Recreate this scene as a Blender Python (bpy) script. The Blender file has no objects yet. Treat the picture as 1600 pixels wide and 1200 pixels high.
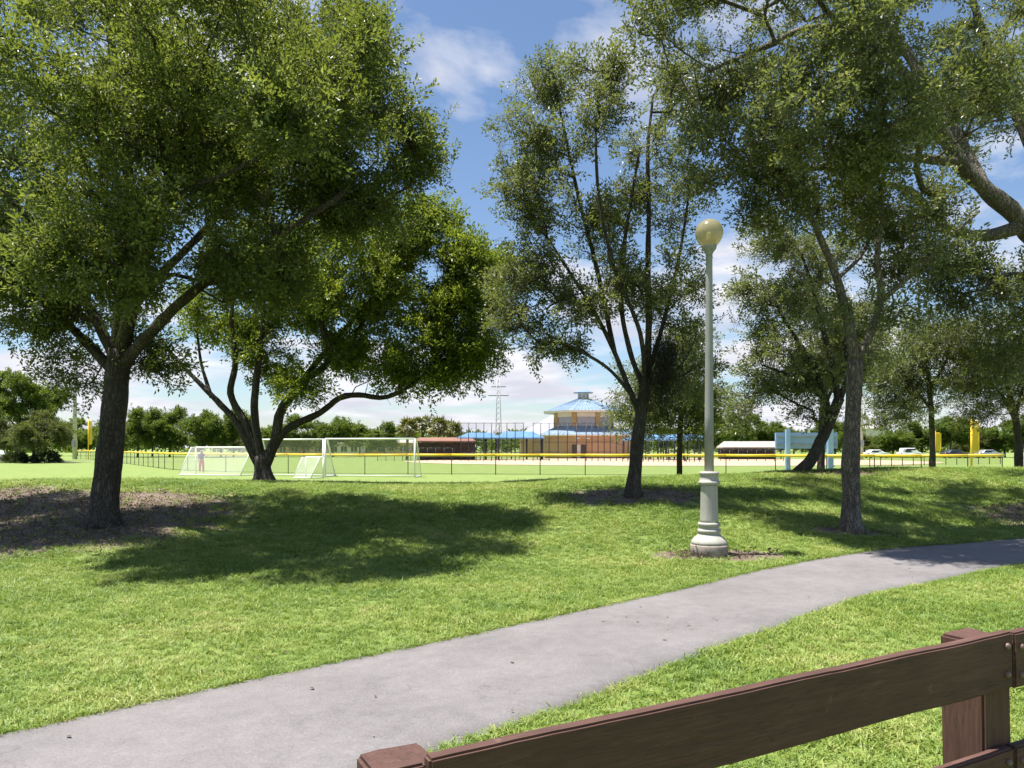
import bpy, bmesh, math, random
import numpy as np
from mathutils import Vector, Matrix, Euler, noise

SC = bpy.context.scene
COL = SC.collection
R = math.radians
random.seed(7)
rng = np.random.default_rng(11)

# ------------------------------------------------------------------ camera, light
EYE, FPX, HOR = 1.6, 1186.0, 699.0            # eye height, focal length and horizon row (1600 px wide photo)
cd = bpy.data.cameras.new('camera'); cam = bpy.data.objects.new('camera', cd); COL.objects.link(cam)
cam.location = (0, 0, EYE); cam.rotation_euler = (R(90), 0, 0)
cd.sensor_width = 36; cd.lens = FPX / 1600 * 36; cd.shift_y = (HOR - 600) / 1600
cd.clip_start = 0.05; cd.clip_end = 6000
SC.camera = cam

SUN_EL, SUN_AZ = 75.0, 266.0                   # azimuth clockwise from +Y: the sun stands to the left, a little behind
sv = Vector((math.sin(R(SUN_AZ)) * math.cos(R(SUN_EL)), math.cos(R(SUN_AZ)) * math.cos(R(SUN_EL)), math.sin(R(SUN_EL))))
sd = bpy.data.lights.new('sun', 'SUN'); sun = bpy.data.objects.new('sun', sd); COL.objects.link(sun)
sd.energy = 5.0; sd.angle = R(0.53); sd.color = (1.0, 0.955, 0.88)
sun.rotation_euler = sv.to_track_quat('Z', 'Y').to_euler(); sun.location = (-20, -8, 60)

W = bpy.data.worlds.new('World'); SC.world = W; W.use_nodes = True
nt = W.node_tree; nt.nodes.clear()
def wn(t, **k):
    n = nt.nodes.new(t)
    for a, b in k.items(): setattr(n, a, b)
    return n
def wmath(op, a, b=None, clamp=False):
    n = wn('ShaderNodeMath', operation=op, use_clamp=clamp)
    for i, v in enumerate((a, b)):
        if v is None: continue
        if isinstance(v, (int, float)): n.inputs[i].default_value = v
        else: nt.links.new(v, n.inputs[i])
    return n.outputs[0]
sky = wn('ShaderNodeTexSky', sky_type='NISHITA', sun_disc=False)
sky.sun_elevation = R(SUN_EL); sky.sun_rotation = R(SUN_AZ); sky.air_density = 1.0; sky.dust_density = 0.6; sky.ozone_density = 4.0
tc = wn('ShaderNodeTexCoord'); sp = wn('ShaderNodeSeparateXYZ'); nt.links.new(tc.outputs['Generated'], sp.inputs[0])
zz = wmath('MAXIMUM', sp.outputs[2], 0.0)
den = wmath('ADD', zz, 0.16)
cb = wn('ShaderNodeCombineXYZ')
nt.links.new(wmath('DIVIDE', sp.outputs[0], den), cb.inputs[0]); nt.links.new(wmath('DIVIDE', sp.outputs[1], den), cb.inputs[1])
cb.inputs[2].default_value = 3.7
nz = wn('ShaderNodeTexNoise'); nz.inputs['Scale'].default_value = 1.15; nz.inputs['Detail'].default_value = 9; nz.inputs['Roughness'].default_value = 0.56
nz.inputs['Distortion'].default_value = 0.25
nt.links.new(cb.outputs[0], nz.inputs['Vector'])
# more cloud towards the horizon, where one looks through the layer edge-on
thr = wn('ShaderNodeMapRange'); thr.inputs[1].default_value = 0.0; thr.inputs[2].default_value = 0.42
thr.inputs[3].default_value = 0.40; thr.inputs[4].default_value = 0.56; nt.links.new(zz, thr.inputs[0])
cm = wmath('MULTIPLY', wmath('SUBTRACT', nz.outputs[0], thr.outputs[0]), 8.0, True)
nz2 = wn('ShaderNodeTexNoise'); nz2.inputs['Scale'].default_value = 2.6; nz2.inputs['Detail'].default_value = 6
nt.links.new(cb.outputs[0], nz2.inputs['Vector'])
cr = wn('ShaderNodeMix', data_type='RGBA'); cr.inputs[6].default_value = (4.6, 4.65, 5.3, 1); cr.inputs[7].default_value = (6.6, 6.6, 6.8, 1)
nt.links.new(wmath('MULTIPLY', wmath('SUBTRACT', nz2.outputs[0], 0.36), 3.2, True), cr.inputs[0])
mx = wn('ShaderNodeMix', data_type='RGBA')
nt.links.new(cm, mx.inputs[0]); nt.links.new(sky.outputs[0], mx.inputs[6]); nt.links.new(cr.outputs[2], mx.inputs[7])
bg = wn('ShaderNodeBackground'); bg.inputs[1].default_value = 0.076
nt.links.new(mx.outputs[2], bg.inputs[0])
wo = wn('ShaderNodeOutputWorld'); nt.links.new(bg.outputs[0], wo.inputs[0])

vs = SC.view_settings
vs.view_transform = 'Standard'; vs.look = 'None'; vs.exposure = 1.1; vs.gamma = 1.0; vs.use_curve_mapping = False
SC.render.engine = 'CYCLES'
SC.cycles.max_bounces = 5; SC.cycles.diffuse_bounces = 3; SC.cycles.glossy_bounces = 2; SC.cycles.transmission_bounces = 4; SC.cycles.transparent_max_bounces = 12; SC.cycles.caustics_reflective = False; SC.cycles.caustics_refractive = False
SC.cycles.use_denoising = True

# ------------------------------------------------------------------ helpers
def at(px, py, d):            # a pixel's direction at a known distance
    return Vector(((px - 800) / FPX * d, d, EYE - (py - HOR) / FPX * d))
FZ = -0.25                    # level of the playing field
def sst(a, b, x):
    t = np.clip((x - a) / (b - a), 0, 1); return t * t * (3 - 2 * t)
def ground(x, y):
    x = np.asarray(x, float); y = np.asarray(y, float)
    foot = 9.0 + 4.6 * sst(3, 10.5, x) - 0.8 * sst(-3, -12, x)
    top = 19.0 + 2.0 * sst(3, 10, x)
    h = 0.73 + 0.24 * sst(0, 9, x) - 0.10 * np.exp(-((x + 1.2) / 2.2) ** 2)
    h = h + 0.04 * np.sin(x * 0.55 + 1.0) * sst(9, 14, y)
    z = h * sst(foot, top, y) - (h - FZ) * sst(top, top + 11, y)
    far = np.hypot(x, y)
    z = z + 0.004 * np.sin(x * 1.7 + y * 0.9) + 0.004 * np.sin(y * 2.3 - x * 1.1)
    side = sst(45, 70, np.abs(x)) * (1 - sst(25, 32, y))
    return z * (1 - side) + FZ * side * sst(9, 20, y)
def gz(x, y): return float(ground(x, y))

def tag(o, label=None, cat=None, group=None, kind=None):
    for k, v in (('label', label), ('category', cat), ('group', group), ('kind', kind)):
        if v: o[k] = v
    return o
def empty(name, loc, rz=0.0, **k):
    o = bpy.data.objects.new(name, None); COL.objects.link(o); o.location = loc; o.rotation_euler = (0, 0, rz)
    o.empty_display_size = 0.2
    return tag(o, **k)
def link(name, me, mats, parent=None, loc=None, **k):
    o = bpy.data.objects.new(name, me); COL.objects.link(o)
    if mats is not None:
        for m in (mats if isinstance(mats, (list, tuple)) else [mats]): me.materials.append(m)
    if parent: o.parent = parent
    if loc is not None: o.location = loc
    return tag(o, **k)

class MB:
    def __init__(s): s.v = []; s.f = []; s.m = []; s.sm = []
    def add(s, vs_, fs, mi=0, smooth=False):
        o = len(s.v); s.v += [tuple(p) for p in vs_]
        for f in fs: s.f.append(tuple(i + o for i in f)); s.m.append(mi); s.sm.append(smooth)
        return s
    def box(s, c, d, rz=0.0, mi=0):
        c = Vector(c); M = Matrix.Rotation(rz, 3, 'Z'); hx, hy, hz = d[0] / 2, d[1] / 2, d[2] / 2
        p = [c + M @ Vector((x * hx, y * hy, z * hz)) for z in (-1, 1) for x, y in ((-1, -1), (1, -1), (1, 1), (-1, 1))]
        return s.add(p, [(3, 2, 1, 0), (4, 5, 6, 7), (0, 1, 5, 4), (1, 2, 6, 5), (2, 3, 7, 6), (3, 0, 4, 7)], mi)
    def tube(s, pts, rad, n=8, mi=0, cap=True, smooth=True):
        pts = [Vector(p) for p in pts]
        if not isinstance(rad, (list, tuple)): rad = [rad] * len(pts)
        up = None; rings = []
        for i, p in enumerate(pts):
            t = (pts[min(i + 1, len(pts) - 1)] - pts[max(i - 1, 0)])
            if t.length < 1e-9: t = Vector((0, 0, 1))
            t.normalize()
            if up is None: up = t.orthogonal().normalized()
            up = (up - t * up.dot(t))
            if up.length < 1e-6: up = t.orthogonal()
            up.normalize(); b = t.cross(up)
            rings.append([p + (up * math.cos(2 * math.pi * k / n) + b * math.sin(2 * math.pi * k / n)) * rad[i] for k in range(n)])
        vs_ = [q for r_ in rings for q in r_]; fs = []
        for i in range(len(pts) - 1):
            for k in range(n):
                fs.append((i * n + k, i * n + (k + 1) % n, (i + 1) * n + (k + 1) % n, (i + 1) * n + k))
        if cap: fs += [tuple(range(n - 1, -1, -1)), tuple((len(pts) - 1) * n + k for k in range(n))]
        return s.add(vs_, fs, mi, smooth)
    def lathe(s, prof, n=32, c=(0, 0, 0), mi=0, smooth=True):
        c = Vector(c); vs_ = []; fs = []
        for r_, z in prof:
            for k in range(n):
                a = 2 * math.pi * k / n; vs_.append(c + Vector((r_ * math.cos(a), r_ * math.sin(a), z)))
        for i in range(len(prof) - 1):
            for k in range(n):
                fs.append((i * n + k, i * n + (k + 1) % n, (i + 1) * n + (k + 1) % n, (i + 1) * n + k))
        fs += [tuple(range(n - 1, -1, -1)), tuple((len(prof) - 1) * n + k for k in range(n))]
        return s.add(vs_, fs, mi, smooth)
    def mesh(s, name):
        me = bpy.data.meshes.new(name); me.from_pydata(s.v, [], s.f)
        me.polygons.foreach_set('material_index', s.m); me.polygons.foreach_set('use_smooth', s.sm); me.update()
        return me
    def build(s, name, mats, parent=None, loc=None, bevel=0.0, **k):
        me = s.mesh(name)
        if bevel:
            bm = bmesh.new(); bm.from_mesh(me)
            bmesh.ops.bevel(bm, geom=bm.edges[:], offset=bevel, segments=2, affect='EDGES', clamp_overlap=True)
            bm.to_mesh(me); bm.free()
        return link(name, me, mats, parent, loc, **k)

# ------------------------------------------------------------------ materials
def newmat(name):
    m = bpy.data.materials.new(name); m.use_nodes = True; t = m.node_tree
    return m, t, t.nodes['Principled BSDF'], t.nodes['Material Output']
def ramp(t, src, stops):
    n = t.nodes.new('ShaderNodeValToRGB'); e = n.color_ramp.elements
    while len(e) < len(stops): e.new(0.5)
    for i, (p, c) in enumerate(stops): e[i].position = p; e[i].color = (*c, 1)
    t.links.new(src, n.inputs[0]); return n.outputs[0]
def noise_n(t, scale, detail=4, rough=0.55, vec=None, dist=0.0):
    n = t.nodes.new('ShaderNodeTexNoise'); n.inputs['Scale'].default_value = scale; n.inputs['Detail'].default_value = detail
    n.inputs['Roughness'].default_value = rough; n.inputs['Distortion'].default_value = dist
    if vec is not None: t.links.new(vec, n.inputs['Vector'])
    return n.outputs[0]
def coords(t, kind='Object', scale=(1, 1, 1)):
    c = t.nodes.new('ShaderNodeTexCoord'); m = t.nodes.new('ShaderNodeMapping'); m.inputs['Scale'].default_value = scale
    t.links.new(c.outputs[kind], m.inputs[0]); return m.outputs[0]
def bump(t, h, b, strength=0.3, dist=0.01):
    n = t.nodes.new('ShaderNodeBump'); n.inputs['Strength'].default_value = strength; n.inputs['Distance'].default_value = dist
    t.links.new(h, n.inputs['Height']); t.links.new(n.outputs[0], b.inputs['Normal']); return n
def mixc(t, f, a, b, mode='MIX'):
    n = t.nodes.new('ShaderNodeMix'); n.data_type = 'RGBA'; n.blend_type = mode
    for i, v in ((0, f), (6, a), (7, b)):
        if isinstance(v, (int, float)): n.inputs[i].default_value = v
        elif isinstance(v, tuple): n.inputs[i].default_value = (*v, 1)
        else: t.links.new(v, n.inputs[i])
    return n.outputs[2]
def mth(t, op, a, b=0.0, clamp=False):
    n = t.nodes.new('ShaderNodeMath'); n.operation = op; n.use_clamp = clamp
    for i, v in enumerate((a, b)):
        if isinstance(v, (int, float)): n.inputs[i].default_value = v
        else: t.links.new(v, n.inputs[i])
    return n.outputs[0]
def paint(name, col, rough=0.5, var=0.15, scale=6.0, metal=0.0):
    m, t, b, o = newmat(name); v = coords(t)
    n = noise_n(t, scale, 5, 0.6, v)
    c = ramp(t, n, [(0.3, tuple(x * (1 - var) for x in col)), (0.7, tuple(min(1, x * (1 + var)) for x in col))])
    t.links.new(c, b.inputs['Base Color']); b.inputs['Roughness'].default_value = rough; b.inputs['Metallic'].default_value = metal
    return m
def veil(name, col, cover):          # chain-link or netting too far away for its strands to show
    m, t, b, o = newmat(name); b.inputs['Base Color'].default_value = (*col, 1); b.inputs['Roughness'].default_value = 0.7
    tr = t.nodes.new('ShaderNodeBsdfTransparent'); ms = t.nodes.new('ShaderNodeMixShader')
    v = coords(t, 'Object'); n = noise_n(t, 0.9, 2, 0.5, v)
    f = mth(t, 'ADD', mth(t, 'MULTIPLY', n, cover * 0.5), cover * 0.75)
    t.links.new(f, ms.inputs[0]); t.links.new(tr.outputs[0], ms.inputs[1]); t.links.new(b.outputs[0], ms.inputs[2]); t.links.new(ms.outputs[0], o.inputs[0])
    return m
def leafmat(name, dark, light, old, trans=0.35, rough=0.38):
    m, t, b, o = newmat(name)
    at_ = t.nodes.new('ShaderNodeAttribute'); at_.attribute_name = 'tint'
    oi = t.nodes.new('ShaderNodeAttribute'); oi.attribute_name = 'spray'
    f = mth(t, 'ADD', mth(t, 'MULTIPLY', at_.outputs['Fac'], 0.55), mth(t, 'MULTIPLY', oi.outputs['Fac'], 0.45))
    c = ramp(t, f, [(0.08, dark), (0.72, light), (0.96, old)])
    t.links.new(c, b.inputs['Base Color']); b.inputs['Roughness'].default_value = rough
    tl = t.nodes.new('ShaderNodeBsdfTranslucent')
    t.links.new(mixc(t, 0.55, c, (0.30, 0.36, 0.03)), tl.inputs[0])
    ms = t.nodes.new('ShaderNodeMixShader'); ms.inputs[0].default_value = trans
    t.links.new(b.outputs[0], ms.inputs[1]); t.links.new(tl.outputs[0], ms.inputs[2]); t.links.new(ms.outputs[0], o.inputs[0])
    return m
def barkmat(name, c0, c1, c2):
    m, t, b, o = newmat(name); v = coords(t, 'Object', (1, 1, 0.28))
    n1 = noise_n(t, 17, 8, 0.68, v, 0.4); n2 = noise_n(t, 2.3, 4, 0.6, v)
    vo = t.nodes.new('ShaderNodeTexVoronoi'); vo.inputs['Scale'].default_value = 24; vo.feature = 'DISTANCE_TO_EDGE'
    wv = t.nodes.new('ShaderNodeVectorMath'); wv.operation = 'MULTIPLY_ADD'; wn_ = t.nodes.new('ShaderNodeTexNoise'); wn_.inputs['Scale'].default_value = 9; wn_.inputs['Detail'].default_value = 4
    t.links.new(v, wn_.inputs['Vector']); t.links.new(wn_.outputs['Color'], wv.inputs[0]); wv.inputs[1].default_value = (.16, .16, .16); t.links.new(v, wv.inputs[2]); t.links.new(wv.outputs[0], vo.inputs['Vector'])
    crack = mth(t, 'ADD', mth(t, 'MULTIPLY', vo.outputs['Distance'], 4.0, True), 0.25, True)
    c = ramp(t, n1, [(0.28, c0), (0.55, c1), (0.78, c2)])
    c = mixc(t, mth(t, 'MULTIPLY', mth(t, 'SUBTRACT', n2, 0.48), 2.6, True), c, tuple(x * 1.25 for x in c2))
    c = mixc(t, crack, tuple(x * 0.6 for x in c0), c)
    t.links.new(c, b.inputs['Base Color']); b.inputs['Roughness'].default_value = 0.92
    bump(t, mth(t, 'ADD', mth(t, 'MULTIPLY', n1, 0.8), crack), b, 0.9, 0.03)
    return m

M = {}
M['leaf_oak'] = leafmat('leaf_oak', (0.034, 0.058, 0.014), (0.145, 0.185, 0.052), (0.36, 0.37, 0.14), 0.45, 0.40)
M['leaf_bright'] = leafmat('leaf_bright', (0.034, 0.074, 0.012), (0.185, 0.255, 0.030), (0.42, 0.41, 0.05), 0.52)
M['leaf_grey'] = leafmat('leaf_grey', (0.055, 0.072, 0.034), (0.180, 0.200, 0.100), (0.38, 0.34, 0.19), 0.42, 0.38)
M['leaf_olive'] = leafmat('leaf_olive', (0.030, 0.040, 0.012), (0.105, 0.115, 0.030), (0.26, 0.21, 0.05), 0.35)
M['leaf_far'] = leafmat('leaf_far', (0.040, 0.085, 0.014), (0.150, 0.230, 0.035), (0.26, 0.28, 0.06), 0.45, 0.5)
M['leaf_far_olive'] = leafmat('leaf_far_olive', (0.05, 0.062, 0.02), (0.14, 0.155, 0.05), (0.22, 0.2, 0.08), 0.35, 0.55)
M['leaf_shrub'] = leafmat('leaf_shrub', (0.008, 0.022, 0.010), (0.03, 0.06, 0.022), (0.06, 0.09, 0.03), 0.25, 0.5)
M['frond'] = leafmat('frond', (0.10, 0.10, 0.03), (0.23, 0.21, 0.07), (0.36, 0.27, 0.13), 0.3, 0.5)
M['moss'] = leafmat('moss', (0.018, 0.018, 0.014), (0.045, 0.045, 0.035), (0.08, 0.08, 0.06), 0.2, 0.9)
M['dry_leaf'] = leafmat('dry_leaf', (0.07, 0.048, 0.03), (0.17, 0.12, 0.08), (0.32, 0.25, 0.18), 0.1, 0.7)
M['bark_dark'] = barkmat('bark_dark', (0.030, 0.025, 0.020), (0.075, 0.062, 0.050), (0.14, 0.12, 0.10))
M['bark_grey'] = barkmat('bark_grey', (0.050, 0.042, 0.034), (0.13, 0.11, 0.09), (0.25, 0.22, 0.19))
M['bark_pale'] = barkmat('bark_pale', (0.07, 0.058, 0.047), (0.19, 0.16, 0.13), (0.33, 0.29, 0.25))

def grassmat():
    m, t, b, o = newmat('grass_blade')
    a = t.nodes.new('ShaderNodeAttribute'); a.attribute_name = 'tint'; oi = t.nodes.new('ShaderNodeObjectInfo')
    g = t.nodes.new('ShaderNodeNewGeometry'); big = noise_n(t, 0.55, 4, 0.6, g.outputs['Position']); med = noise_n(t, 2.6, 3, 0.6, g.outputs['Position'])
    f = mth(t, 'ADD', mth(t, 'MULTIPLY', a.outputs['Fac'], 0.45), mth(t, 'MULTIPLY', oi.outputs['Random'], 0.35))
    f = mth(t, 'ADD', f, mth(t, 'MULTIPLY', mth(t, 'SUBTRACT', big, 0.5), 1.3))
    f = mth(t, 'ADD', f, mth(t, 'MULTIPLY', mth(t, 'SUBTRACT', med, 0.45), 0.7))
    c = ramp(t, f, [(0.02, (0.085, 0.165, 0.022)), (0.40, (0.205, 0.30, 0.046)), (0.70, (0.35, 0.395, 0.10)), (0.97, (0.54, 0.49, 0.24))])
    t.links.new(c, b.inputs['Base Color']); b.inputs['Roughness'].default_value = 0.5
    tl = t.nodes.new('ShaderNodeBsdfTranslucent'); t.links.new(mixc(t, 0.4, c, (0.26, 0.34, 0.03)), tl.inputs[0])
    ms = t.nodes.new('ShaderNodeMixShader'); ms.inputs[0].default_value = 0.32
    t.links.new(b.outputs[0], ms.inputs[1]); t.links.new(tl.outputs[0], ms.inputs[2]); t.links.new(ms.outputs[0], o.inputs[0])
    return m
M['grass'] = grassmat()
def groundmat():
    m, t, b, o = newmat('ground'); v = coords(t, 'Object')
    a = t.nodes.new('ShaderNodeAttribute'); a.attribute_name = 'dirt'
    fine = noise_n(t, 38, 5, 0.7, v); mid = noise_n(t, 1.4, 5, 0.6, v); far = noise_n(t, 0.09, 4, 0.6, v)
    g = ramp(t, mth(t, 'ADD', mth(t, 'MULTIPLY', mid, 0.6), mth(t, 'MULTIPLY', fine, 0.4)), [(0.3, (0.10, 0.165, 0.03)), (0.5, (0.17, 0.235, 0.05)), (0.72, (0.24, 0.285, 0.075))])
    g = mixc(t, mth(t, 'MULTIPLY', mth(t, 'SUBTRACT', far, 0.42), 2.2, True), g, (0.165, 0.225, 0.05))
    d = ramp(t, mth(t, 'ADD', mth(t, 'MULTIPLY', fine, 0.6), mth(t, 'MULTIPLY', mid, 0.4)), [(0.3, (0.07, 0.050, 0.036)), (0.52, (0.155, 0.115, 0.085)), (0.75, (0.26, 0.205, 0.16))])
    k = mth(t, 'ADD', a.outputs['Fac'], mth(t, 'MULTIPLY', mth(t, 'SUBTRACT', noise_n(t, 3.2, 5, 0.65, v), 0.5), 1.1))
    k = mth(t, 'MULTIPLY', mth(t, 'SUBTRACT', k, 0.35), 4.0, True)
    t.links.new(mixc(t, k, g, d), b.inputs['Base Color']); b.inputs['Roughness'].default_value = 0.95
    bump(t, fine, b, 0.7, 0.03)
    return m
M['ground'] = groundmat()
def asphalt():
    m, t, b, o = newmat('asphalt'); v = coords(t, 'Object')
    fine = noise_n(t, 75, 5, 0.8, v); mid = noise_n(t, 7, 6, 0.65, v); big = noise_n(t, 0.7, 5, 0.6, v)
    st = noise_n(t, 1.1, 6, 0.62, coords(t, 'Object', (1.7, 0.5, 1)), 0.8)
    f = mth(t, 'ADD', mth(t, 'MULTIPLY', fine, 0.5), mth(t, 'ADD', mth(t, 'MULTIPLY', mid, 0.2), mth(t, 'MULTIPLY', big, 0.3)))
    c = ramp(t, f, [(0.34, (0.085, 0.077, 0.078)), (0.5, (0.160, 0.148, 0.149)), (0.66, (0.235, 0.219, 0.221))])
    c = mixc(t, mth(t, 'MULTIPLY', mth(t, 'SUBTRACT', st, 0.58), 0.45, True), c, (0.105, 0.097, 0.097))
    pale = t.nodes.new('ShaderNodeTexVoronoi'); pale.inputs['Scale'].default_value = 95; t.links.new(v, pale.inputs['Vector'])
    c = mixc(t, mth(t, 'MULTIPLY', mth(t, 'GREATER_THAN', mth(t, 'SUBTRACT', fine, pale.outputs['Distance']), 0.40), 0.5), c, (0.34, 0.32, 0.31))
    dv = t.nodes.new('ShaderNodeVectorMath'); dv.operation = 'ADD'; dn = t.nodes.new('ShaderNodeTexNoise'); dn.inputs['Scale'].default_value = 2.2; dn.inputs['Detail'].default_value = 5
    t.links.new(v, dn.inputs['Vector']); t.links.new(v, dv.inputs[0]); t.links.new(dn.outputs['Color'], dv.inputs[1])
    cv = t.nodes.new('ShaderNodeTexVoronoi'); cv.feature = 'DISTANCE_TO_EDGE'; cv.inputs['Scale'].default_value = 0.55; t.links.new(dv.outputs[0], cv.inputs['Vector'])
    ck = mth(t, 'MULTIPLY', mth(t, 'LESS_THAN', cv.outputs['Distance'], 0.0035), mth(t, 'MULTIPLY', mth(t, 'SUBTRACT', noise_n(t, 1.3, 3, 0.6, v), 0.47), 6.0, True))
    c = mixc(t, mth(t, 'MULTIPLY', ck, 0.4), c, (0.05, 0.045, 0.043))
    t.links.new(c, b.inputs['Base Color']); b.inputs['Roughness'].default_value = 0.88
    bump(t, fine, b, 0.5, 0.006)
    return m
M['asphalt'] = asphalt()
def clay():
    m, t, b, o = newmat('clay'); v = coords(t, 'Object')
    c = ramp(t, noise_n(t, 0.5, 6, 0.65, v), [(0.3, (0.40, 0.27, 0.18)), (0.7, (0.58, 0.42, 0.30))])
    t.links.new(c, b.inputs['Base Color']); b.inputs['Roughness'].default_value = 0.95
    return m
M['clay'] = clay()
def wood():
    m, t, b, o = newmat('brown_stained_wood')
    v = coords(t, 'Object', (0.9, 12, 12)); v2 = coords(t, 'Object')
    g = noise_n(t, 5.5, 8, 0.62, v, 1.2); w = noise_n(t, 2.2, 5, 0.6, v2); fine = noise_n(t, 22, 6, 0.7, v, 0.4)
    f = mth(t, 'ADD', mth(t, 'MULTIPLY', g, 0.6), mth(t, 'MULTIPLY', w, 0.4))
    c = ramp(t, f, [(0.28, (0.038, 0.017, 0.012)), (0.5, (0.082, 0.036, 0.026)), (0.70, (0.13, 0.063, 0.047)), (0.85, (0.22, 0.13, 0.10))])
    wear = noise_n(t, 9, 8, 0.72, v2, 0.6); chip = mth(t, 'MULTIPLY', mth(t, 'SUBTRACT', wear, 0.63), 9.0, True)
    c = mixc(t, mth(t, 'MULTIPLY', chip, 0.6), c, (0.20, 0.135, 0.105))
    kn = t.nodes.new('ShaderNodeTexVoronoi'); kn.inputs['Scale'].default_value = 1.0; t.links.new(coords(t, 'Object', (2.3, 6, 6)), kn.inputs['Vector'])
    c = mixc(t, mth(t, 'MULTIPLY', mth(t, 'SUBTRACT', 0.13, kn.outputs['Distance']), 12.0, True), c, (0.022, 0.010, 0.008))
    crk = noise_n(t, 2.6, 3, 0.5, coords(t, 'Object', (0.7, 16, 16)), 0.6)
    c = mixc(t, mth(t, 'MULTIPLY', mth(t, 'SUBTRACT', 0.012, mth(t, 'ABSOLUTE', mth(t, 'SUBTRACT', crk, 0.52))), 55.0, True), c, (0.018, 0.009, 0.007))
    t.links.new(c, b.inputs['Base Color']); b.inputs['Roughness'].default_value = 0.74
    bump(t, mth(t, 'ADD', g, mth(t, 'MULTIPLY', fine, 0.5)), b, 0.55, 0.006)
    return m
M['wood'] = wood()
def wood_up():
    m = M['wood'].copy(); m.name = 'brown_stained_wood_upright'
    for n in m.node_tree.nodes:
        if n.type == 'MAPPING' and n.inputs['Scale'].default_value[0] < 0.95: n.inputs['Scale'].default_value = (12, 12, 0.9)
    return m
M['wood_up'] = wood_up()
M['bolt'] = paint('bolt', (0.20, 0.13, 0.11), 0.55, 0.3, 60, 0.3)
def lamppaint(name, col):
    m, t, b, o = newmat(name); v = coords(t, 'Object'); v2 = coords(t, 'Object', (6, 6, 0.5))
    n = noise_n(t, 4, 6, 0.6, v); s = noise_n(t, 3, 5, 0.6, v2); fine = noise_n(t, 55, 3, 0.6, v)
    c = ramp(t, mth(t, 'ADD', mth(t, 'MULTIPLY', n, 0.5), mth(t, 'MULTIPLY', s, 0.5)), [(0.32, tuple(x * 0.72 for x in col)), (0.5, col), (0.68, tuple(x * 1.12 for x in col))])
    t.links.new(c, b.inputs['Base Color']); b.inputs['Roughness'].default_value = 0.62
    bump(t, fine, b, 0.15, 0.004); return m
M['lamp_base'] = lamppaint('lamp_base', (0.37, 0.36, 0.315)); M['lamp_pole'] = lamppaint('lamp_pole', (0.265, 0.27, 0.25))
M['concrete'] = paint('concrete', (0.30, 0.26, 0.22), 0.9, 0.3, 14)
M['pole_concrete'] = paint('pole_concrete', (0.50, 0.49, 0.46), 0.85, 0.15, 2)
def globe():
    m, t, b, o = newmat('aged_globe'); v = coords(t, 'Object')
    n = noise_n(t, 5, 5, 0.6, v); c = ramp(t, n, [(0.3, (0.42, 0.375, 0.22)), (0.7, (0.58, 0.54, 0.37))])
    t.links.new(c, b.inputs['Base Color']); b.inputs['Roughness'].default_value = 0.22
    tr = t.nodes.new('ShaderNodeBsdfTranslucent'); t.links.new(c, tr.inputs[0])
    tp = t.nodes.new('ShaderNodeBsdfTransparent'); t.links.new(mixc(t, 0.5, c, (0.9, 0.85, 0.6)), tp.inputs[0])
    m1 = t.nodes.new('ShaderNodeMixShader'); m1.inputs[0].default_value = 0.5
    t.links.new(b.outputs[0], m1.inputs[1]); t.links.new(tr.outputs[0], m1.inputs[2])
    m2 = t.nodes.new('ShaderNodeMixShader'); m2.inputs[0].default_value = 0.42
    t.links.new(m1.outputs[0], m2.inputs[1]); t.links.new(tp.outputs[0], m2.inputs[2]); t.links.new(m2.outputs[0], o.inputs[0]); return m
M['globe'] = globe()
M['white'] = paint('white_paint', (0.78, 0.78, 0.76), 0.45, 0.06)
M['yellow'] = paint('yellow_plastic', (0.80, 0.52, 0.03), 0.45, 0.12, 1.5)
M['black'] = paint('black_metal', (0.018, 0.019, 0.022), 0.5, 0.3)
M['steel'] = paint('grey_steel', (0.30, 0.31, 0.33), 0.5, 0.15, 2, 0.4)
M['link'] = veil('black_chain_link', (0.02, 0.02, 0.022), 0.13)
M['link_far'] = veil('black_chain_link_far', (0.03, 0.03, 0.035), 0.10)
M['net'] = veil('white_netting', (0.80, 0.80, 0.78), 0.17)
M['yellow_mesh'] = veil('yellow_mesh', (0.80, 0.55, 0.04), 0.85)
def seam(name, col):
    m, t, b, o = newmat(name); v = coords(t)
    n = noise_n(t, 0.8, 4, 0.6, v); c = ramp(t, n, [(0.3, tuple(x * 0.85 for x in col)), (0.7, tuple(min(1, x * 1.12) for x in col))])
    t.links.new(c, b.inputs['Base Color']); b.inputs['Roughness'].default_value = 0.42; return m
M['blue_roof'] = seam('blue_metal_roof', (0.20, 0.28, 0.39))
M['blue_shade'] = seam('blue_shade_cloth', (0.11, 0.23, 0.43))
M['cream'] = paint('cream_stucco', (0.66, 0.60, 0.54), 0.85, 0.06, 1)
M['tan'] = paint('tan_stucco', (0.46, 0.28, 0.165), 0.9, 0.10, 0.8)
M['tan_stone'] = paint('tan_stone', (0.42, 0.27, 0.14), 0.9, 0.25, 3)
M['shutter'] = paint('grey_shutter', (0.36, 0.35, 0.40), 0.6, 0.08, 2)
M['dark_door'] = paint('dark_door', (0.045, 0.032, 0.030), 0.5, 0.2)
M['brown_roof'] = paint('brown_roof', (0.22, 0.11, 0.08), 0.85, 0.2, 1)
M['grey_roof'] = paint('grey_roof', (0.33, 0.31, 0.28), 0.85, 0.12, 1)
M['dim'] = paint('dark_brown_panel', (0.07, 0.055, 0.05), 0.8, 0.3, 1)
M['sb_blue'] = paint('scoreboard_blue', (0.25, 0.37, 0.62), 0.5, 0.06, 1.5)
M['sb_post'] = paint('scoreboard_post_blue', (0.29, 0.44, 0.68), 0.5, 0.08, 1.5)
M['glass'] = paint('car_glass', (0.02, 0.024, 0.028), 0.12, 0.1)
M['tyre'] = paint('tyre_rubber', (0.02, 0.02, 0.02), 0.85, 0.2)
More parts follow.
